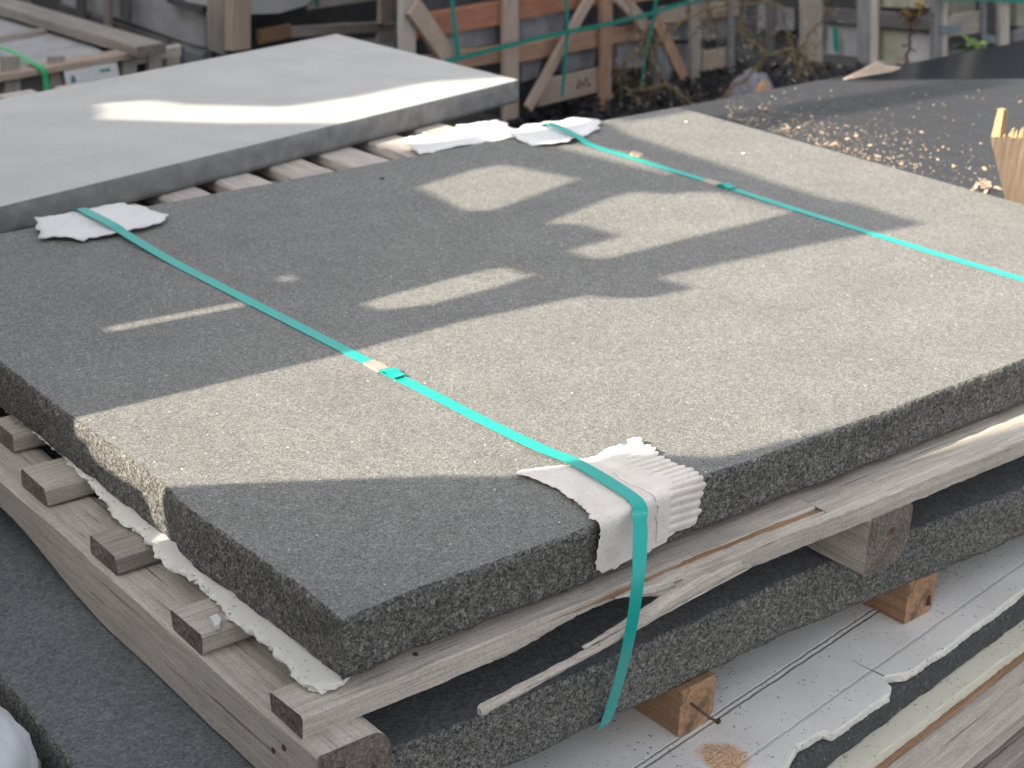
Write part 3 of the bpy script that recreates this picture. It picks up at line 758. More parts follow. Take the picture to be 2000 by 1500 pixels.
# crumbs and scraps lying on the top slab
def crumb(px, s, mat, lab, cat, name, z=.0012):
    V = []; F = []; chipmesh(V, F, Vector((0, 0, 0)), s, 1.1 + px[0], .1)
    o = link(name, mesh(V, F, name), None, M[mat]); o.location = at_z(px, z); tag(o, lab, cat)
rnd = random.Random(3)
def chipmesh(V, F, p, s, rz, tilt):
    # splintery flake or crumb
    L = s * (.8 + rnd.random() * .6); Wd = s * (.5 + rnd.random() * .35); T = s * (.15 + rnd.random() * .2)
    m = Matrix.Translation(p) @ Matrix.Rotation(rz, 4, 'Z') @ Matrix.Rotation(tilt, 4, 'Y')
    b = len(V)
    top = [(-L / 2, -Wd * .2), (-L * .2, -Wd / 2), (L * .35, -Wd * .42), (L / 2, Wd * .1), (L * .1, Wd / 2), (-L * .35, Wd * .38)]
    top = [(x * (1 + .3 * (rnd.random() - .5)), y * (1 + .4 * (rnd.random() - .5))) for x, y in top]
    k = len(top)
    for x, y in top: V.append(m @ Vector((x, y, T * (.6 + .5 * rnd.random()))))
    for x, y in top: V.append(m @ Vector((x * 1.05, y * 1.05, 0)))
    F.append(tuple(b + i for i in range(k))); F.append(tuple(b + k + i for i in range(k))[::-1])
    for i in range(k): F.append((b + i, b + k + i, b + k + (i + 1) % k, b + (i + 1) % k))
crumb((746, 349), .009, 'inside', 'tiny dark pebble on the shaded far side of the granite slab', 'pebble', 'pebble')
crumb((1340, 238), .006, 'paper_white', 'tiny white crumb near the far corner of the granite slab', 'crumb', 'stone_crumb')
crumb((1452, 300), .006, 'paper_white', 'tiny white crumb by the far right edge of the granite slab', 'crumb', 'stone_crumb')
crumb((1117, 768), .003, 'paper_white', 'tiny white crumb on the sunlit middle of the granite slab', 'crumb', 'stone_crumb')
crumb((1242, 305), .024, 'chip', 'thin straw coloured scrap caught on the far strap', 'scrap', 'straw_scrap', z=.0022)

# ================================================================== LIGHT GREY SLAB AND ITS SLATTED PALLET
A11 = rad(11.0); E1 = Vector((math.cos(A11), math.sin(A11), 0)); E2 = Vector((-E1.y, E1.x, 0))
slab('grey_slab', [(-.55, 1.092), (.232, 1.243), (1.400, 1.463), (1.353, 2.04), (.502, 1.87), (-.65, 1.65)], -.030, .015, [M['grey_stone'], M['grey_side']], step=.02, amp=.0012, edge=.001, lev=5,
     label='smooth light grey stone slab lying behind the granite, crossed by a sun streak', seed=20)
sp_ = empty('pallet', (.7, 1.6, -.2), 'pallet of close pale slats under the light grey slab', 'pallet')
for i in range(13):
    x = -.30 + i * .1185
    y0 = 1.185 + .011 * ((i * 7) % 5)
    a = Vector((x + .03, y0, -.0425)); b = Vector((x - .02, 2.0 + .1 * (x > .3), -.0425))
    board('slat', sp_, a, b, .076, .022, M['wood_slat'] if i % 3 else M['wood_grey'], seed=100 + i, bev=.004, jit=.003, step=.06)
for y in (1.27, 1.62, 1.95):
    board('stringer', sp_, (-.5, y - .13, -.10), (1.28, y + .10, -.10), .08, .09, M['wood_grey2'], seed=130 + int(y * 10))
for y in (1.3, 1.65, 1.95):
    board('base_board', sp_, (-.5, y - .13, -.16), (1.28, y + .10, -.16), .09, .022, M['wood_grey2'], seed=140 + int(y * 10))
ld = flatpad([(1.018, 1.326), (1.000, 1.29), (.992, 1.235), (1.01, 1.225), (1.07, 1.240), (1.12, 1.232), (1.21, 1.236), (1.228, 1.262), (1.245, 1.335), (1.20, 1.34), (1.157, 1.350), (1.10, 1.31), (1.06, 1.33)],
             'bright white torn cardboard lying on the slats beside the grey slab corner', z=-.024, sd=9, group=None, curl=.012)
ld.name = 'loose_cardboard'
# more stacked pallets below it so it stands on the ground
lowst = empty('pallet', (.6, 1.6, -.62), 'dark stacked pallet low down beneath the slatted pallet', 'pallet')
for k, z in enumerate((-.22, -.34, -.46, -.58)):
    for y in (1.3, 1.62, 1.95):
        board('deck_board' if k % 2 else 'stringer', lowst, (-.4, y - .13, z), (1.25, y + .10, z), .10, .022 if k % 2 else .09, M['wood_grey2'], seed=150 + k * 5 + int(y * 10))

# ================================================================== BLACK SLAB RIGHT WITH CHIPS, AND THE BROKEN STAKE
bs_z = -.06
slab('black_slab', [(1.62, -.6), (4.2, -.7), (4.2, 1.36), (1.66, 1.342), (1.63, 1.2)], -.09, bs_z, [M['black_slab'], M['dark_side']], step=.05, amp=.001, edge=.001, lev=3,
     label='dark polished slab behind the right edge, dusty and strewn with wood chips', seed=25)
bsp = empty('pallet', (2.6, .4, -.62), 'dark timber pallet stack hidden beneath the dark polished slab', 'pallet')
for k, z in enumerate((-.112, -.17, -.24, -.30, -.38, -.44, -.52, -.59)):
    for y in (-.3, .35, .75, 1.27):
        board('deck_board' if k % 2 == 0 else 'stringer', bsp, (1.68, y, z), (4.0, y, z), .11, .03 if k % 2 == 0 else .07, M['wood_grey2'], seed=170 + k * 5 + int(y * 10))
rnd = random.Random(5)
V = []; F = []
def onslab(px, py): return at_z((px, py), bs_z + .0008)
# band of chips that follows the slab's near edge, thickest at the middle and right
for i in range(1000):
    t = rnd.random() ** .8
    x = 1640 - 260 * (1 - t) + 330 * t * rnd.random() + rnd.gauss(0, 40)
    if not 1420 < x < 1975: continue
    edge_y = 208 + (x - 1325) * .292
    d = abs(rnd.gauss(0, 1)) * (26 + 34 * sm((x - 1450) / 300))
    y = edge_y - 4 - d
    s = .0017 + .0038 * rnd.random() ** 3
    if d > 70: s *= .6
    chipmesh(V, F, onslab(x, y), s, rnd.random() * 6.3, rnd.uniform(-.35, .35))
for i in range(110):
    x = rnd.uniform(1520, 2000); y = rnd.uniform(165, 330)
    if y < 208 + (x - 1325) * .292 - 5: chipmesh(V, F, onslab(x, y), .0026 + .002 * rnd.random(), rnd.random() * 6.3, rnd.uniform(-.5, .5))
tag(link('wood_chips', mesh(V, F, 'chips'), None, M['chip']), 'scatter of pale wood chips and crumbs over the dark polished slab', 'wood chips', kind='stuff')
big = [(1425, 228, .018), (1445, 235, .016), (1470, 232, .014), (1495, 212, .012), (1535, 243, .016), (1540, 250, .018), (1560, 250, .015), (1585, 228, .013), (1672, 265, .017), (1655, 272, .016), (1630, 282, .018), (1622, 285, .013), (1700, 285, .017), (1715, 305, .016), (1760, 320, .018), (1745, 330, .014), (1800, 258, .014), (1842, 288, .015), (1778, 280, .013), (1862, 325, .016), (1923, 330, .017), (1915, 280, .012)]
pos = []
for i, (x, y, s) in enumerate(big):
    V = []; F = []; p = onslab(x, y); chipmesh(V, F, Vector((0, 0, 0)), s * .62, rnd.random() * 6.3, rnd.uniform(-.25, .25))
    o = link('wood_chip', mesh(V, F, 'chip'), None, M['chip']); o.location = p
    tag(o, 'larger pale wood flake among the fine crumbs on the dark slab', 'wood chip', 'larger wood flakes on the dark slab')
# crumpled shaving at the foot of the stake
V = []; F = []
c0 = at_z((1925, 372), bs_z)
for i in range(26): chipmesh(V, F, c0 + Vector((rnd.gauss(0, .009), rnd.gauss(0, .012), rnd.random() * .014)), .009, rnd.random() * 6.3, rnd.uniform(-.7, .7))
tag(link('wood_shaving', mesh(V, F, 'shaving'), None, M['chip']), 'small heap of curled shavings at the foot of the broken stake', 'wood shavings')
# stake
XS = 1.615
stake = empty('broken_stake', (XS, .45, -.2), 'upright brown wooden stake snapped off with a splintered yellow top', 'wooden stake')
prof = [at_x(p, XS) for p in [(1968, 400), (1958, 350), (1945, 300), (1937, 262)]]
V = []; F = []
zl = [-.22, -.03, .02, .06, .085]
yl = [lerp_tab([(-.22, .448), (-.03, .4655), (.0, .478), (.045, .502), (.07, .5125), (.09, .5145)], z) for z in zl]
wdt = .115; ny = 12
for k, z in enumerate(zl):
    for side in (0, 1):
        for j in range(ny + 1):
            f = j / ny
            zz = z + ((-.012 + .020 * f + .004 * fbm(f * 8, side, 3)) if k == len(zl) - 1 else 0)
            V.append((XS + .022 * side + .0012 * fbm(f * 20, z * 6, side), yl[k] - wdt * f, zz))
w2 = 2 * (ny + 1)
for k in range(len(zl) - 1):
    for j in range(ny):
        a = k * w2 + j; F.append((a, a + 1, a + w2 + 1, a + w2)); b = a + ny + 1; F.append((b + 1, b, b + w2, b + w2 + 1))
    a = k * w2; F.append((a, a + w2, a + w2 + ny + 1, a + ny + 1)); a = k * w2 + ny; F.append((a, a + ny + 1, a + w2 + ny + 1, a + w2))
e = (len(zl) - 1) * w2
for j in range(ny): F.append((e + j, e + j + 1, e + j + ny + 2, e + j + ny + 1))
me = mesh([(Vector(v) - stake.location) for v in V], F, 'shaft')
# the wood material runs along local X, so turn the part
o = link('shaft', me, stake, [M['wood_sun']])
R_ = Matrix.Rotation(rad(90), 4, 'Y'); me.transform(R_.inverted()); o.matrix_basis = R_
V = []; F = []
tops = [(.0, .040, .0), (.006, .036, .004)]
def spike(y, w_, h, x=.011, d=.018, zb=None):
    b = len(V); z0 = (.070 + .020 * ((.5145 - y) / wdt)) if zb is None else zb; n = 5
    ring = [(-w_ / 2, -d / 2), (w_ / 2, -d / 2), (w_ / 2, d / 2), (-w_ / 2, d / 2)]
    for i in range(n + 1):
        f = i / n; k = (1 - f * .30) if h > .03 else (1 - f) ** .7 + .02
        for dy, dx in ring: V.append((XS + x + dx * k * (1 - .3 * f) + .001 * noise.noise(Vector((i, dy * 300, y * 90))), y + dy * k + .0012 * noise.noise(Vector((i * 2, dx * 200, y * 50))), z0 + h * f + (.003 * noise.noise(Vector((dy * 900, dx * 900, 1))) if i == n else 0)))
    for i in range(n):
        for j in range(4): F.append((b + i * 4 + j, b + i * 4 + (j + 1) % 4, b + i * 4 + 4 + (j + 1) % 4, b + i * 4 + 4 + j))
    F.append((b + n * 4, b + n * 4 + 1, b + n * 4 + 2, b + n * 4 + 3))
spike(.5045, .016, .048, x=.010)
for i in range(34):
    y = .492 - i * .0026 + rnd.uniform(-.001, .001); spike(y, .003 + .004 * rnd.random(), .006 + .016 * rnd.random() * (1 if i > 3 else .5), x=rnd.uniform(.003, .019), d=.006)
me = mesh([(Vector(v) - stake.location) for v in V], F, 'spl')
o = link('splintered_top', me, stake, M['wood_fresh']); me.transform(R_.inverted()); o.matrix_basis = R_

# ================================================================== BACKGROUND CRATES
class Face:
    """vertical face of a crate: origin, direction along it, outward normal towards the yard"""
    def __init__(s, P, d): s.P = Vector(P); s.d = d.normalized(); s.n = Vector((s.d.y, -s.d.x, 0)); s.n = s.n if s.n.dot(CAM - s.P) > 0 else -s.n
    def at(s, p, off=0.0): return at_pl(p, s.P + s.n * off, s.n)
    def plank(s, name, parent, a, b, wd, mat, off=0.0, th=.02, seed=0):
        return board(name, parent, s.at(a, off), s.at(b, off), wd, th, M[mat], up=s.n, seed=seed, step=.08, bev=.003, jit=.003, ends=M[mat])
    def quad(s, name, parent, pts, mat, off=0.0, th=.02):
        return prism(name, [s.at(p, off) for p in pts] + [-s.n * th], M[mat], parent)
fa = Face(at_z((1180, 205), -.6), E1)
oc = empty('wooden_crate', fa.P, 'orange brown slatted crate of stone in the middle background, wrapped in dark green straps', 'crate')
fa.quad('shade_backing', oc, [(780, -650), (1460, -720), (1440, 130), (1200, 185), (1000, 235), (790, 180)], 'inside', -.12, .04)  # dark sheet painting the shade behind the boards
for i, q in enumerate([[(840, 78), (965, 50), (970, 84), (850, 105)], [(1018, 46), (1105, 22), (1100, 62), (1018, 78)], [(1105, 105), (1165, 92), (1160, 130), (1100, 142)], [(1020, 118), (1060, 110), (1050, 150), (1020, 160)], [(1208, 85), (1265, 80), (1255, 130), (1205, 135)], [(1285, 20), (1420, 0), (1420, 75), (1285, 80)], [(1280, 90), (1350, 85), (1350, 165), (1280, 170)]]):
    fa.quad('stone_panel', oc, q, 'panel_mid', -.045, .03)
for i, (a, b, wd, mt, of) in enumerate([((812, 52), (980, 24), .075, 'wood_red', -.01), ((1010, 20), (1170, -10), .06, 'wood_red', -.01), ((790, 132), (1000, 100), .055, 'wood_orange', -.012), ((1005, 105), (1180, 72), .06, 'wood_orange', -.012), ((1185, 72), (1280, 55), .055, 'wood_orange', -.012), ((1050, 183), (1165, 156), .085, 'wood_pink', -.008), ((1368, 120), (1422, 110), .075, 'wood_pink', -.012), ((1285, 30), (1440, 15), .06, 'wood_pink', -.012), ((1200, -14), (1460, -45), .08, 'wood_orange', -.012)]):
    fa.plank('rail', oc, a, b, wd, mt, of, seed=200 + i)
for i, y in enumerate((-110, -190, -270, -360, -450)): fa.plank('rail', oc, (800, y + 30), (1450, y - 85), .09, 'wood_orange' if i % 2 else 'wood_pink', -.012, seed=320 + i)
for i, (a, b, wd, mt) in enumerate([((995, -650), (996, 232), .070, 'wood_pink'), ((1192, -650), (1180, 212), .058, 'wood_orange'), ((790, -650), (795, 160), .062, 'wood_grey'), ((1365, -650), (1356, 160), .055, 'wood_grey2'), ((1430, -650), (1428, 140), .028, 'wood_blue')]):
    fa.plank('post', oc, a, b, wd, mt, .012, seed=215 + i)
for i, (a, b, wd, mt) in enumerate([((1158, -16), (1030, 212), .040, 'wood_pink'), ((806, 12), (880, 118), .062, 'wood_pink'), ((1284, 45), (1336, 152), .048, 'wood_orange'), ((1205, -10), (1262, 52), .05, 'wood_pink')]):
    fa.plank('brace', oc, a, b, wd, mt, .034, th=.016, seed=225 + i)
for (x, y) in [(1131, 155), (1138, 160), (1144, 152), (1150, 162), (1128, 165)]:
    fa.quad('stamp_mark', oc, [(x, y), (x + 4, y - 1), (x + 4, y + 8), (x, y + 9)], 'ink_dark', .006, .002)
def fstrap(face, px, off, wd, mat, lab, grp='dark green straps round the background crates', side=None):
    P = [face.at(p, off) for p in px]
    o = ribbon('strap', P, wd, .002, M[mat], side or (Vector((0, 0, 1)) if abs(px[0][0] - px[-1][0]) > abs(px[0][1] - px[-1][1]) else face.d), sub=3)
    tag(o, lab, 'strap', grp); return o
fstrap(fa, [(884, -30), (884, 10), (890, 70), (896, 118)], .055, .017, 'strap_dark', 'dark green vertical strap on the left of the orange crate')
fstrap(fa, [(1101, -30), (1107, 20), (1108, 65), (1103, 130), (1097, 188)], .06, .015, 'strap_dark', 'dark green vertical strap down the middle of the orange crate')
fstrap(fa, [(1283, -20), (1280, 10), (1272, 60), (1262, 100), (1252, 178)], .06, .016, 'strap_dark', 'dark green vertical strap behind the dry weed')
fstrap(fa, [(868, 120), (900, 113), (980, 92), (1080, 68), (1170, 50), (1250, 32), (1330, 8), (1400, -8)], .066, .014, 'strap_dark', 'dark green strap running level across the orange crate')

# weathered grey crates on the right
PB = at_z((1828, 148), -.6)
fb_ = Face(PB, E2); fc_ = Face(PB, E1)
gc = empty('wooden_crate', PB, 'blue grey weathered crate with pale panels behind the dark polished slab', 'crate')
fb_.quad('shade_backing', gc, [(1440, -650), (1828, -650), (1828, 160), (1440, 160)], 'inside', -.08, .25)
for i, (q, mt) in enumerate([([(1600, 42), (1676, 50), (1676, 110), (1600, 104)], 'panel_grey'), ([(1716, 55), (1768, 62), (1768, 130), (1716, 124)], 'panel_green'), ([(1768, 62), (1816, 68), (1816, 130), (1768, 130)], 'panel_grey'), ([(1716, -20), (1816, -10), (1816, 16), (1716, 14)], 'panel_green'), ([(1480, 10), (1550, 18), (1550, 60), (1480, 55)], 'panel_mid')]):
    fb_.quad('panel', gc, q, mt, -.03, .03)
for i, (a, b, wd, mt) in enumerate([((1600, 28), (1690, 34), .055, 'wood_dark'), ((1716, 36), (1820, 44), .06, 'wood_dark'), ((1600, 118), (1690, 126), .055, 'wood_dark'), ((1716, 130), (1820, 138), .05, 'wood_grey2'), ((1450, 120), (1560, 126), .05, 'wood_dark')]):
    fb_.plank('rail', gc, a, b, wd, mt, 0, seed=240 + i)
for i, y in enumerate((-70, -160, -250, -350, -450)): fb_.plank('rail', gc, (1450, y - 20), (1820, y + 20), .11, 'wood_dark', 0, seed=330 + i)
for i, (a, b, wd, mt) in enumerate([((1578, -650), (1586, 150), .10, 'wood_grey2'), ((1685, -650), (1690, 150), .062, 'wood_blue'), ((1708, -650), (1709, 130), .030, 'wood_grey'), ((1500, -650), (1506, 140), .04, 'wood_dark')]):
    fb_.plank('post', gc, a, b, wd, mt, .02, seed=250 + i)
fstrap(fb_, [(1631, 55), (1632, 75), (1634, 100)], .03, .022, 'strap_dark', 'short dark green strap on the pale panel of the weathered crate')
gc2 = empty('wooden_crate', PB + E1 * .3, 'pale grey weathered crate corner with zinc brackets at the upper right', 'crate')
fc_.quad('shade_backing', gc2, [(1835, -650), (2150, -720), (2150, 160), (1835, 160)], 'inside', -.10, .25)
for i, (q, mt) in enumerate([([(1862, -10), (1905, -15), (1905, 20), (1862, 26)], 'panel_green'), ([(1985, 5), (2060, 0), (2060, 52), (1985, 52)], 'panel_green')]):
    fc_.quad('panel', gc2, q, mt, -.04, .03)
for i, (a, b, wd, mt) in enumerate([((1856, 50), (1918, 42), .085, 'wood_grey2'), ((1980, 70), (2080, 55), .05, 'wood_blue'), ((1856, 108), (1918, 98), .03, 'wood_dark')]):
    fc_.plank('rail', gc2, a, b, wd, mt, 0, seed=260 + i)
for i, y in enumerate((-70, -160, -250, -350, -450)): fc_.plank('rail', gc2, (1840, y), (2090, y - 35), .11, 'wood_dark', 0, seed=340 + i)
for i, (a, b, wd, mt) in enumerate([((1828, -650), (1826, 150), .05, 'wood_blue'), ((1846, -650), (1842, 130), .042, 'wood_grey'), ((1922, -650), (1920, 110), .022, 'wood_blue'), ((1961, -650), (1958, 130), .085, 'wood_grey')]):
    fc_.plank('post', gc2, a, b, wd, mt, .018, seed=270 + i)
for q in [[(1838, 50), (1876, 48), (1876, 66), (1838, 67)], [(1922, 64), (1950, 72), (1946, 86), (1920, 80)]]:
    fc_.quad('bracket', gc2, q, 'zinc', .034, .003)
fstrap(fc_, [(1838, -4), (1920, -3), (1980, 0), (2060, 8)], .05, .02, 'strap_dark', 'dark green strap at the top right corner of the pale grey crate')

# crate at the upper left with posts
PD = at_z((484, 92), -.32)
fd1 = Face(PD, E2); fd2 = Face(PD, E1)
lc = empty('wooden_crate', (PD.x, PD.y, -.62), 'grey panelled crate with a thick pale corner post, behind the light grey slab', 'crate')
fd1.quad('shade_backing', lc, [(60, -600), (440, -560), (440, 120), (60, 60)], 'inside', -.08, .2)
for q, mt in [([(120, -650), (400, -30), (400, 92), (365, 84), (225, 34), (120, 20)], 'panel_grey'), ([(225, 45), (365, 88), (400, 98), (400, 135), (225, 75)], 'panel_mid')]:
    fd1.quad('panel', lc, q, mt, -.03, .03)
for i, (a, b, wd, mt) in enumerate([((120, 20), (330, 92), .05, 'wood_dark'), ((140, 40), (400, 120), .045, 'wood_blue'), ((330, -2), (400, 18), .02, 'inside')]):
    fd1.plank('rail', lc, a, b, wd, mt, -.005, seed=280 + i)
for i, (a, b, wd, mt) in enumerate([((244, -650), (246, 38), .045, 'wood_dark'), ((155, -650), (160, 60), .04, 'wood_dark'), ((210, -20), (213, 70), .03, 'wood_grey2'), ((424, -650), (424, 100), .075, 'wood_grey2')]):
    fd1.plank('post', lc, a, b, wd, mt, .02, seed=285 + i)
fd2.plank('post', lc, (464, -650), (464, 96), .075, 'wood_pink', .03, th=.04, seed=290).data
fd2.quad('shade_backing', lc, [(490, 8), (850, -650), (850, 60), (600, 90), (490, 90)], 'inside', -.25, .3)
fd2.plank('post', lc, (748, -650), (752, 44), .062, 'wood_pink', .02, seed=291)
for i, (a, b, wd, mt) in enumerate([((600, 8), (765, -14), .035, 'wood_grey'), ((505, 72), (565, 60), .045, 'wood_tan'), ((550, 64), (745, 52), .035, 'wood_grey2'), ((735, 66), (775, 60), .06, 'wood_grey')]):
    fd2.plank('rail', lc, a, b, wd, mt, 0, seed=295 + i)
tl = prism('white_slab', [fd2.at(p, .015) for p in [(486, -8), (640, -30), (600, 10), (545, 26), (486, 28)]] + [-fd2.n * .3], M['tile_white'])
tag(tl, 'white stone slab corner jutting over the dark crate opening at the top', 'stone slab')
fstrap(fd2, [(618, -20), (620, 4), (622, 12)], .03, .012, 'strap_dark', 'short dark green strap above the dark crate opening')

# low pallet of pale tiles far left with a label
ZL = -.25
PL = at_z((240, 105), ZL)
fl = Face(PL, (at_z((240, 108), ZL) - at_z((0, 148), ZL)))
lp = empty('stone_crate', (PL.x, PL.y, -.62), 'low timber crate of pale tiles at the far left with a light green strap', 'crate')
top = [at_z(p, ZL - .006) for p in [(-200, 180), (215, 110), (90, 30), (-300, 60)]]
prism('tile_layer', top + [(0, 0, -.02)], M['panel_grey'], lp)
for i, (a, b) in enumerate([((-20, 80), (85, 62))]): board('divider', lp, at_z(a, ZL), at_z(b, ZL), .03, .02, M['wood_grey2'], seed=300)
board('top_rail', lp, at_z((-60, 158), ZL), at_z((245, 106), ZL), .06, .02, M['wood_pink'], seed=301)
board('side_rail', lp, at_z((-120, -26), ZL + .02), at_z((296, 98), ZL + .02), .095, .03, M['wood_grey2'], seed=302)
fl.quad('shade_backing', lp, [(-60, 160), (360, 92), (360, 170), (-60, 230)], 'inside', -.03, .5)
for i, (a, b, wd, mt) in enumerate([((-60, 178), (240, 130), .05, 'wood_dark'), ((-60, 215), (350, 150), .06, 'wood_dark'), ((240, 118), (350, 98), .035, 'wood_grey')]):
    fl.plank('rail', lp, a, b, wd, mt, .005, seed=305 + i)
for i, x in enumerate((20, 110, 250, 300, 335)): fl.plank('slat', lp, (x, 110), (x + 2, 220), .05, 'wood_grey2', .012, seed=310 + i)
lab = empty('paper_label', fl.at((180, 150), .04), 'white paper label with small teal marks on the far left crate', 'label')
fl.quad('sheet', lab, [(124, 136), (228, 122), (236, 160), (132, 176)], 'paper_white', .04, .002)
fl.quad('mark', lab, [(140, 148), (145, 147), (150, 160), (140, 163)], 'ink', .0425, .001)
fl.quad('mark', lab, [(195, 136), (215, 133), (216, 138), (196, 141)], 'ink', .0425, .001)
P = [at_z(p, ZL + .02) for p in [(-30, 84), (0, 92), (30, 104), (60, 122)]] + [fl.at((82, 134), .05), fl.at((90, 160), .05), fl.at((92, 200), .05)]
o = ribbon('strap', P, .018, .002, M['strap_lime'], fl.d); tag(o, 'light green strap over the pale tiles at the far left', 'strap')
P = [at_z(p, ZL + .045) for p in [(115, 76), (150, 80), (185, 82)]]

# ground litter and rubble between
V = []; F = []
for i in range(900):
    x = rnd.uniform(1000, 1700); y = rnd.uniform(150, 240) - (x - 1000) * .04
    p = at_z((x, y), -.60 + rnd.random() * .05); chipmesh(V, F, p, rnd.uniform(.01, .035), rnd.random() * 6.3, rnd.uniform(-1.2, 1.2))
tag(link('ground_litter', mesh(V, F, 'litter'), None, M['debris']), 'dark twigs and litter on the ground between the stacks', 'litter', kind='stuff')
def rock(name, pts, th, mat, lab, cat, z):
    P = [at_z(p, z) for p in pts]; c = sum(P, Vector()) / len(P)
    bm = bmesh.new(); bmesh.ops.create_icosphere(bm, subdivisions=4, radius=1)
    rx = (P[1] - P[0]).length / 2; d = (P[1] - P[0]).normalized(); n = Vector((-d.y, d.x, 0))
    for v in bm.verts:
        k = 1 + .35 * fbm(v.co.x * 1.5, v.co.y * 1.5, v.co.z * 1.5 + z, 3)
        q = v.co.copy(); v.co = c + (d * (q.x * rx) + n * (q.y * rx * .7) + Vector((0, 0, q.z * th))) * k
    me = bpy.data.meshes.new(name); bm.to_mesh(me); bm.free(); me.polygons.foreach_set('use_smooth', [False] * len(me.polygons))
    return tag(link(name, me, None, mat), lab, cat)
rock('rubble_stone', [(1425, 196), (1515, 193)], .10, M['rock'], 'lilac grey lump of rubble behind the dark slab, under the dry branches', 'stone', -.55)
rock('brick_piece', [(1475, 190), (1505, 187)], .045, M['wood_orange'], 'small orange brick piece lying on the grey rubble lump', 'brick', -.30)
cb = prism('cardboard_scrap', [at_pl(p, at_z((1690, 150), -.055), Vector((-.3, -1, .5)).normalized()) for p in [(1648, 156), (1715, 122), (1732, 130), (1760, 133), (1742, 140)]] + [(.002, .004, .002)], M['wood_pink'])
tag(cb, 'tan cardboard scrap leaning at the far corner of the dark slab', 'cardboard')

# weeds
def weed(name, lab, cat, base, stems, leafm, stemm, leaf_n, leaf_s, D, r0=.006, spread=.03):
    root = empty(name, base, lab, cat); V = []; F = []; LV = []; LF = []
    for st_ in stems:
        P = [D(p) for p in st_]; Q = []
        for i in range(len(P) - 1):
            for k in range(6): Q.append(P[i].lerp(P[i + 1], k / 6) + Vector((rnd.gauss(0, 1), rnd.gauss(0, 1), rnd.gauss(0, 1))) * .004)
        Q.append(P[-1]); tube(V, F, Q, r0, r0 * .4, 5)
        for k in range(leaf_n):
            p = Q[rnd.randrange(len(Q))]; d = Vector((rnd.gauss(0, 1), rnd.gauss(0, 1), rnd.gauss(-.3, 1))).normalized()
            L = spread * (.4 + rnd.random()); e_ = p + d * L
            tube(V, F, [p, p + d * L * .5 + Vector((0, 0, .004)), e_], r0 * .22, r0 * .12, 3)
            s_ = d.cross(Vector((rnd.gauss(0, 1), rnd.gauss(0, 1), rnd.gauss(0, 1)))).normalized() * leaf_s * .3; l_ = d * leaf_s * (.6 + rnd.random())
            b = len(LV); LV += [e_, e_ + l_ * .4 + s_, e_ + l_, e_ + l_ * .4 - s_]; LF.append((b, b + 1, b + 2, b + 3))
    link('stem', mesh([local(root, v) for v in V], F, 'stem'), root, stemm)
    link('leaves', mesh([local(root, v) for v in LV], LF, 'leaves'), root, leafm)
    return root
PW = at_z((1400, 205), -.60); nW = Vector((-.6, -.75, 0)).normalized()
DW = lambda p: at_pl(p, PW + nW * .25, nW)
weed('dry_weed', 'dry brown straggly weed with arching branches between the crates', 'weed', PW, [
    [(1372, 214), (1330, 185), (1300, 165), (1275, 110), (1255, 70), (1235, 30), (1215, -20)],
    [(1372, 214), (1420, 185), (1470, 140), (1500, 110), (1545, 95), (1535, 50), (1525, 10), (1480, 2), (1420, 18), (1370, 45)],
    [(1255, 80), (1225, 120), (1200, 160)], [(1275, 95), (1310, 55), (1360, 25), (1430, 5), (1470, -20)],
    [(1545, 95), (1575, 110), (1585, 145)], [(1500, 110), (1460, 80), (1440, 40)], [(1300, 165), (1260, 175), (1215, 170)], [(1380, -20), (1388, 30), (1391, 62)],
    [(1560, 150), (1555, 100), (1600, 40), (1620, -10)]], M['dryleaf'], M['stem'], 38, .016, DW, r0=.006, spread=.07)
PY = at_pl((1772, 128), PB + fb_.n * .2, fb_.n)
DY = lambda p: at_pl(p, PY, fb_.n)
weed('dry_weed', 'upright dark stem with seed husks in front of the pale green panel', 'weed', DY((1772, 150)), [[(1768, 150), (1770, 120), (1776, 80), (1781, 50), (1780, 20)], [(1780, 30), (1765, 22)], [(1780, 35), (1800, 22), (1805, 15)]], M['stem_red'], M['stem_red'], 30, .018, DY, r0=.007, spread=.02)
weed('yellow_weed', 'bright yellow curled leaf shoot at the top of the dark stem', 'weed', DY((1780, 30)), [[(1782, 32), (1798, 20), (1796, 5), (1788, -10)], [(1782, 32), (1770, 25), (1760, 20)]], M['yleaf'], M['yleaf'], 2, .02, DY, r0=.005, spread=.008)
# small green plant
PG = at_pl((1893, 100), PB + fc_.n * .35, fc_.n)
gp = empty('green_plant', PG, 'small bright green leafy seedling in front of the weathered crate', 'plant')
V = []; F = []; LV = []; LF = []
tube(V, F, [(0, 0, -.09), (0, 0, -.03), (0, 0, .02)], .004, .003, 6)
for i in range(13):
    a = i * 2.4; el = .25 + .5 * (i % 3) / 2; L = .055 + .02 * rnd.random(); d = Vector((math.cos(a) * math.cos(el), math.sin(a) * math.cos(el), math.sin(el) * .8)); s_ = Vector((-math.sin(a), math.cos(a), .2)) * .014
    b = len(LV); o_ = Vector((0, 0, -.02 + .004 * i)); drop = Vector((0, 0, -.014))
    LV += [o_, o_ + d * L * .35 + s_ * .8, o_ + d * L * .7 + s_ + drop * .3, o_ + d * L + drop, o_ + d * L * .7 - s_ + drop * .3, o_ + d * L * .35 - s_ * .8]
    LF += [(b, b + 1, b + 2, b + 3), (b, b + 3, b + 4, b + 5)]
link('stem', mesh(V, F, 'stem'), gp, M['greenleaf']); link('leaves', mesh(LV, LF, 'leaves'), gp, M['greenleaf'])

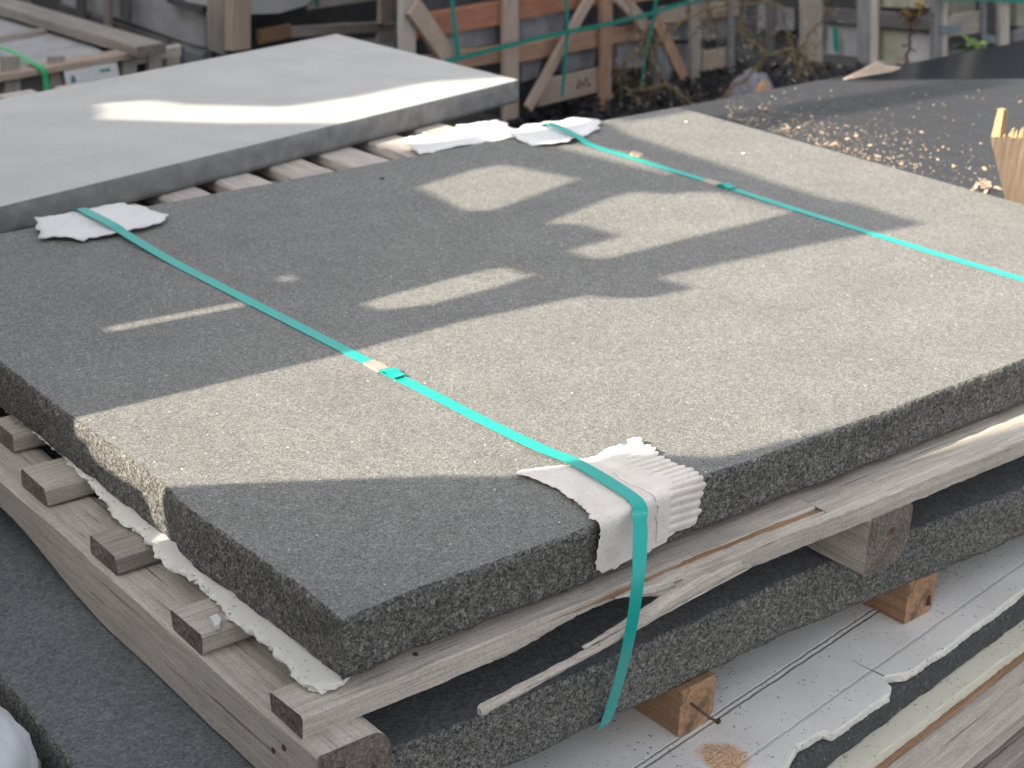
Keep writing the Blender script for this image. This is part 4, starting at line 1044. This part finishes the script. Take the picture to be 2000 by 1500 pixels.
# white woven bag at the bottom left
bm = bmesh.new(); bmesh.ops.create_icosphere(bm, subdivisions=5, radius=1)
for v in bm.verts:
    k = 1 + .10 * fbm(v.co.x * 3, v.co.y * 3, v.co.z * 3, 3) + .035 * abs(fbm(v.co.x * 9, v.co.y * 4, v.co.z * 9, 3))
    v.co = Vector((v.co.x * .11, v.co.y * .12, v.co.z * .11)) * k
me = bpy.data.meshes.new('bag'); bm.to_mesh(me); bm.free(); me.polygons.foreach_set('use_smooth', [True] * len(me.polygons))
bagc = at_x((-172, 1560), -.30)
o = link('white_bag', me, None, M['bag']); o.location = bagc
tag(o, 'rounded white sack at the bottom left corner beside the dark granite', 'sack')
BAG = o

# ================================================================== UNSEEN BOARDS LEFT OF THE FRAME, CUT TO THROW THE TRACED SHADOWS
XC = -1.1          # outlines below are shadows traced back to this plane; dx moves a board towards the sun or away from it
def shade_part(parent, name, poly, mat, dx=0.0, th=.012):
    dx += .30 if parent in (tc, fs_) else -.85
    poly = [(y - .0963 * dx, z - .6524 * dx if z > -.5 else z) for y, z in poly]   # same shadow from a board set further back
    return prism(name, [(XC + dx, y, z) for y, z in poly] + [(-th, 0, 0)], M[mat], parent)
def R(y0, y1, z0, z1): return [(y0, z0), (y1, z0), (y1, z1), (y0, z1)]
tc = tc2 = fs_ = None
fs_ = empty('added_shade_stack', (XC, 0, -.62), 'added upright cutouts, never in view, shaped to shade the near granite corner', 'stone slab')  # added blockers; their outline follows the shadow on the near corner
tc = empty('wooden_crate', (XC, 1.1, -.62), 'unseen open framed crate, its boards cut to cast the traced shadows', 'crate')  # boards cut along the shadow outline traced on the granite
shade_part(tc, 'post', [(.628, .665), (.628, .722), (.643, .953), (.662, 1.067), (.660, 1.19), (.632, 1.202), (.610, 1.230), (.609, 1.272), (.668, 1.264), (.667, 1.47), (.655, 1.59), (.80, 1.59), (.801, 1.518), (.782, 1.37), (.766, 1.261), (.766, 1.20), (.762, 1.188), (.748, 1.137), (.734, 1.059), (.745, 1.026), (.755, 1.016), (.755, .665)], 'wood_grey')
shade_part(tc, 'rail', [(.78, 1.520), (.932, 1.509), (1.045, 1.515), (1.192, 1.537), (1.30, 1.517), (1.321, 1.483), (1.395, 1.50), (1.40, 1.60), (1.366, 1.60), (1.305, 1.584), (1.076, 1.581), (.839, 1.576), (.655, 1.59), (.66, 1.52)], 'wood_grey', -.014)
shade_part(tc, 'rail', [(1.05, 1.435), (1.395, 1.435), (1.395, 1.50), (1.321, 1.476), (1.221, 1.487), (1.07, 1.503), (1.0, 1.50)], 'wood_grey2', -.028)
shade_part(tc, 'post', [(.944, 1.286), (1.001, 1.394), (1.011, 1.438), (.970, 1.461), (.967, 1.486), (.936, 1.509), (1.045, 1.515), (1.08, 1.49), (1.113, 1.419), (1.036, 1.271), (1.04, 1.24), (.95, 1.24)], 'wood_grey', -.042)
shade_part(tc, 'panel', [(.765, 1.18), (1.5, 1.18), (1.5, 1.262), (1.202, 1.256), (1.094, 1.248), (1.056, 1.247), (1.036, 1.271), (1.02, 1.28), (.946, 1.285), (.912, 1.311), (.837, 1.317), (.822, 1.249), (.785, 1.249), (.767, 1.259)], 'wood_grey', -.056)
shade_part(tc, 'panel', [(1.203, 1.24), (1.5, 1.24), (1.5, 1.45), (1.10, 1.45), (1.113, 1.419), (1.246, 1.391), (1.248, 1.354), (1.202, 1.256)], 'wood_grey2', -.07)
shade_part(tc, 'panel', [(.735, .94), (.905, .94), (.905, 1.2), (.764, 1.2), (.764, 1.190), (.79, 1.194), (.813, 1.166), (.799, 1.084), (.791, 1.05), (.781, 1.013), (.752, 1.018), (.735, 1.0)], 'wood_grey2', -.0)
shade_part(tc, 'panel', R(.738, .849, .1, .945), 'wood_grey', -.025)
shade_part(tc, 'panel', R(.868, 1.5, .1, .943), 'wood_grey', -.03)
shade_part(tc, 'panel', R(.85, .87, .1, .815), 'wood_grey2', -.06)
shade_part(tc, 'panel', R(.928, 1.5, .94, 1.19), 'wood_grey2', -.055)
shade_part(tc, 'panel', R(.903, .93, .94, .992), 'wood_grey', -.09)
shade_part(tc, 'panel', R(.903, .93, 1.01, 1.19), 'wood_grey', -.09)
shade_part(tc, 'base', [(.43, -.62), (1.9, -.62), (1.9, .71), (.60, .70), (.58, .688), (.53, .688), (.48, .694), (.455, .672), (.428, .65)], 'wood_grey2', -.05, .03)
tc2 = empty('wooden_crate', (XC, 2.2, -.62), 'second unseen crate, its boards cut to shape the sun streak and shade', 'crate')  # unseen boards shaped to leave the sun band on the grey slab
shade_part(tc2, 'panel', [(1.42, -.62), (1.93, -.62), (1.93, 1.15), (1.85, 1.135), (1.80, 1.115), (1.67, 1.222), (1.566, 1.338), (1.50, 1.345), (1.42, 1.345)], 'wood_grey2')
shade_part(tc2, 'panel', [(1.92, -.62), (2.9, -.62), (2.9, 2.4), (1.70, 2.4), (1.735, 1.656), (1.775, 1.55), (1.732, 1.42), (1.725, 1.325), (1.82, 1.24), (1.89, 1.21), (1.92, 1.12)], 'wood_grey', -.03)
shade_part(tc2, 'post', [(1.375, 1.625), (1.52, 1.66), (1.52, 2.3), (1.42, 2.3)], 'wood_grey2', -.06)
shade_part(tc2, 'brace', [(1.72, 2.05), (1.62, 2.13), (1.455, 2.33), (1.30, 2.6), (1.2, 3.0), (2.9, 3.0), (2.9, 2.05)], 'wood_grey2', -.09)  # added sheet that shades the far wedge of the dark slab
shade_part(fs_, 'shadow_cutout', [(-.6, -.62), (.432, -.62), (.432, .60), (.424, .719), (.361, .80), (.300, .875), (.266, .908), (.243, .965), (.234, 1.0), (.15, 1.0), (-.6, 1.0)], 'grey_side', .0, .03)
shade_part(fs_, 'shadow_cutout', [(-.6, .90), (.20, .90), (.234, .98), (.215, 1.02), (.188, 1.04), (.182, 1.11), (.178, 1.18), (.178, 1.3), (.178, 1.5), (.178, 2.0), (-.6, 2.0)], 'grey_side', -.05, .03)
# added wall, never in view, that keeps the background in shade
wl = prism('added_shade_wall', [(-2.4, 2.9, -.62), (-2.4, 14, -.62), (-2.4, 14, 5.6), (-2.4, 2.9, 5.6)] + [(-.25, 0, 0)], M['concrete'])
tag(wl, 'added tall plain wall, never in view, that shades the background', 'wall')
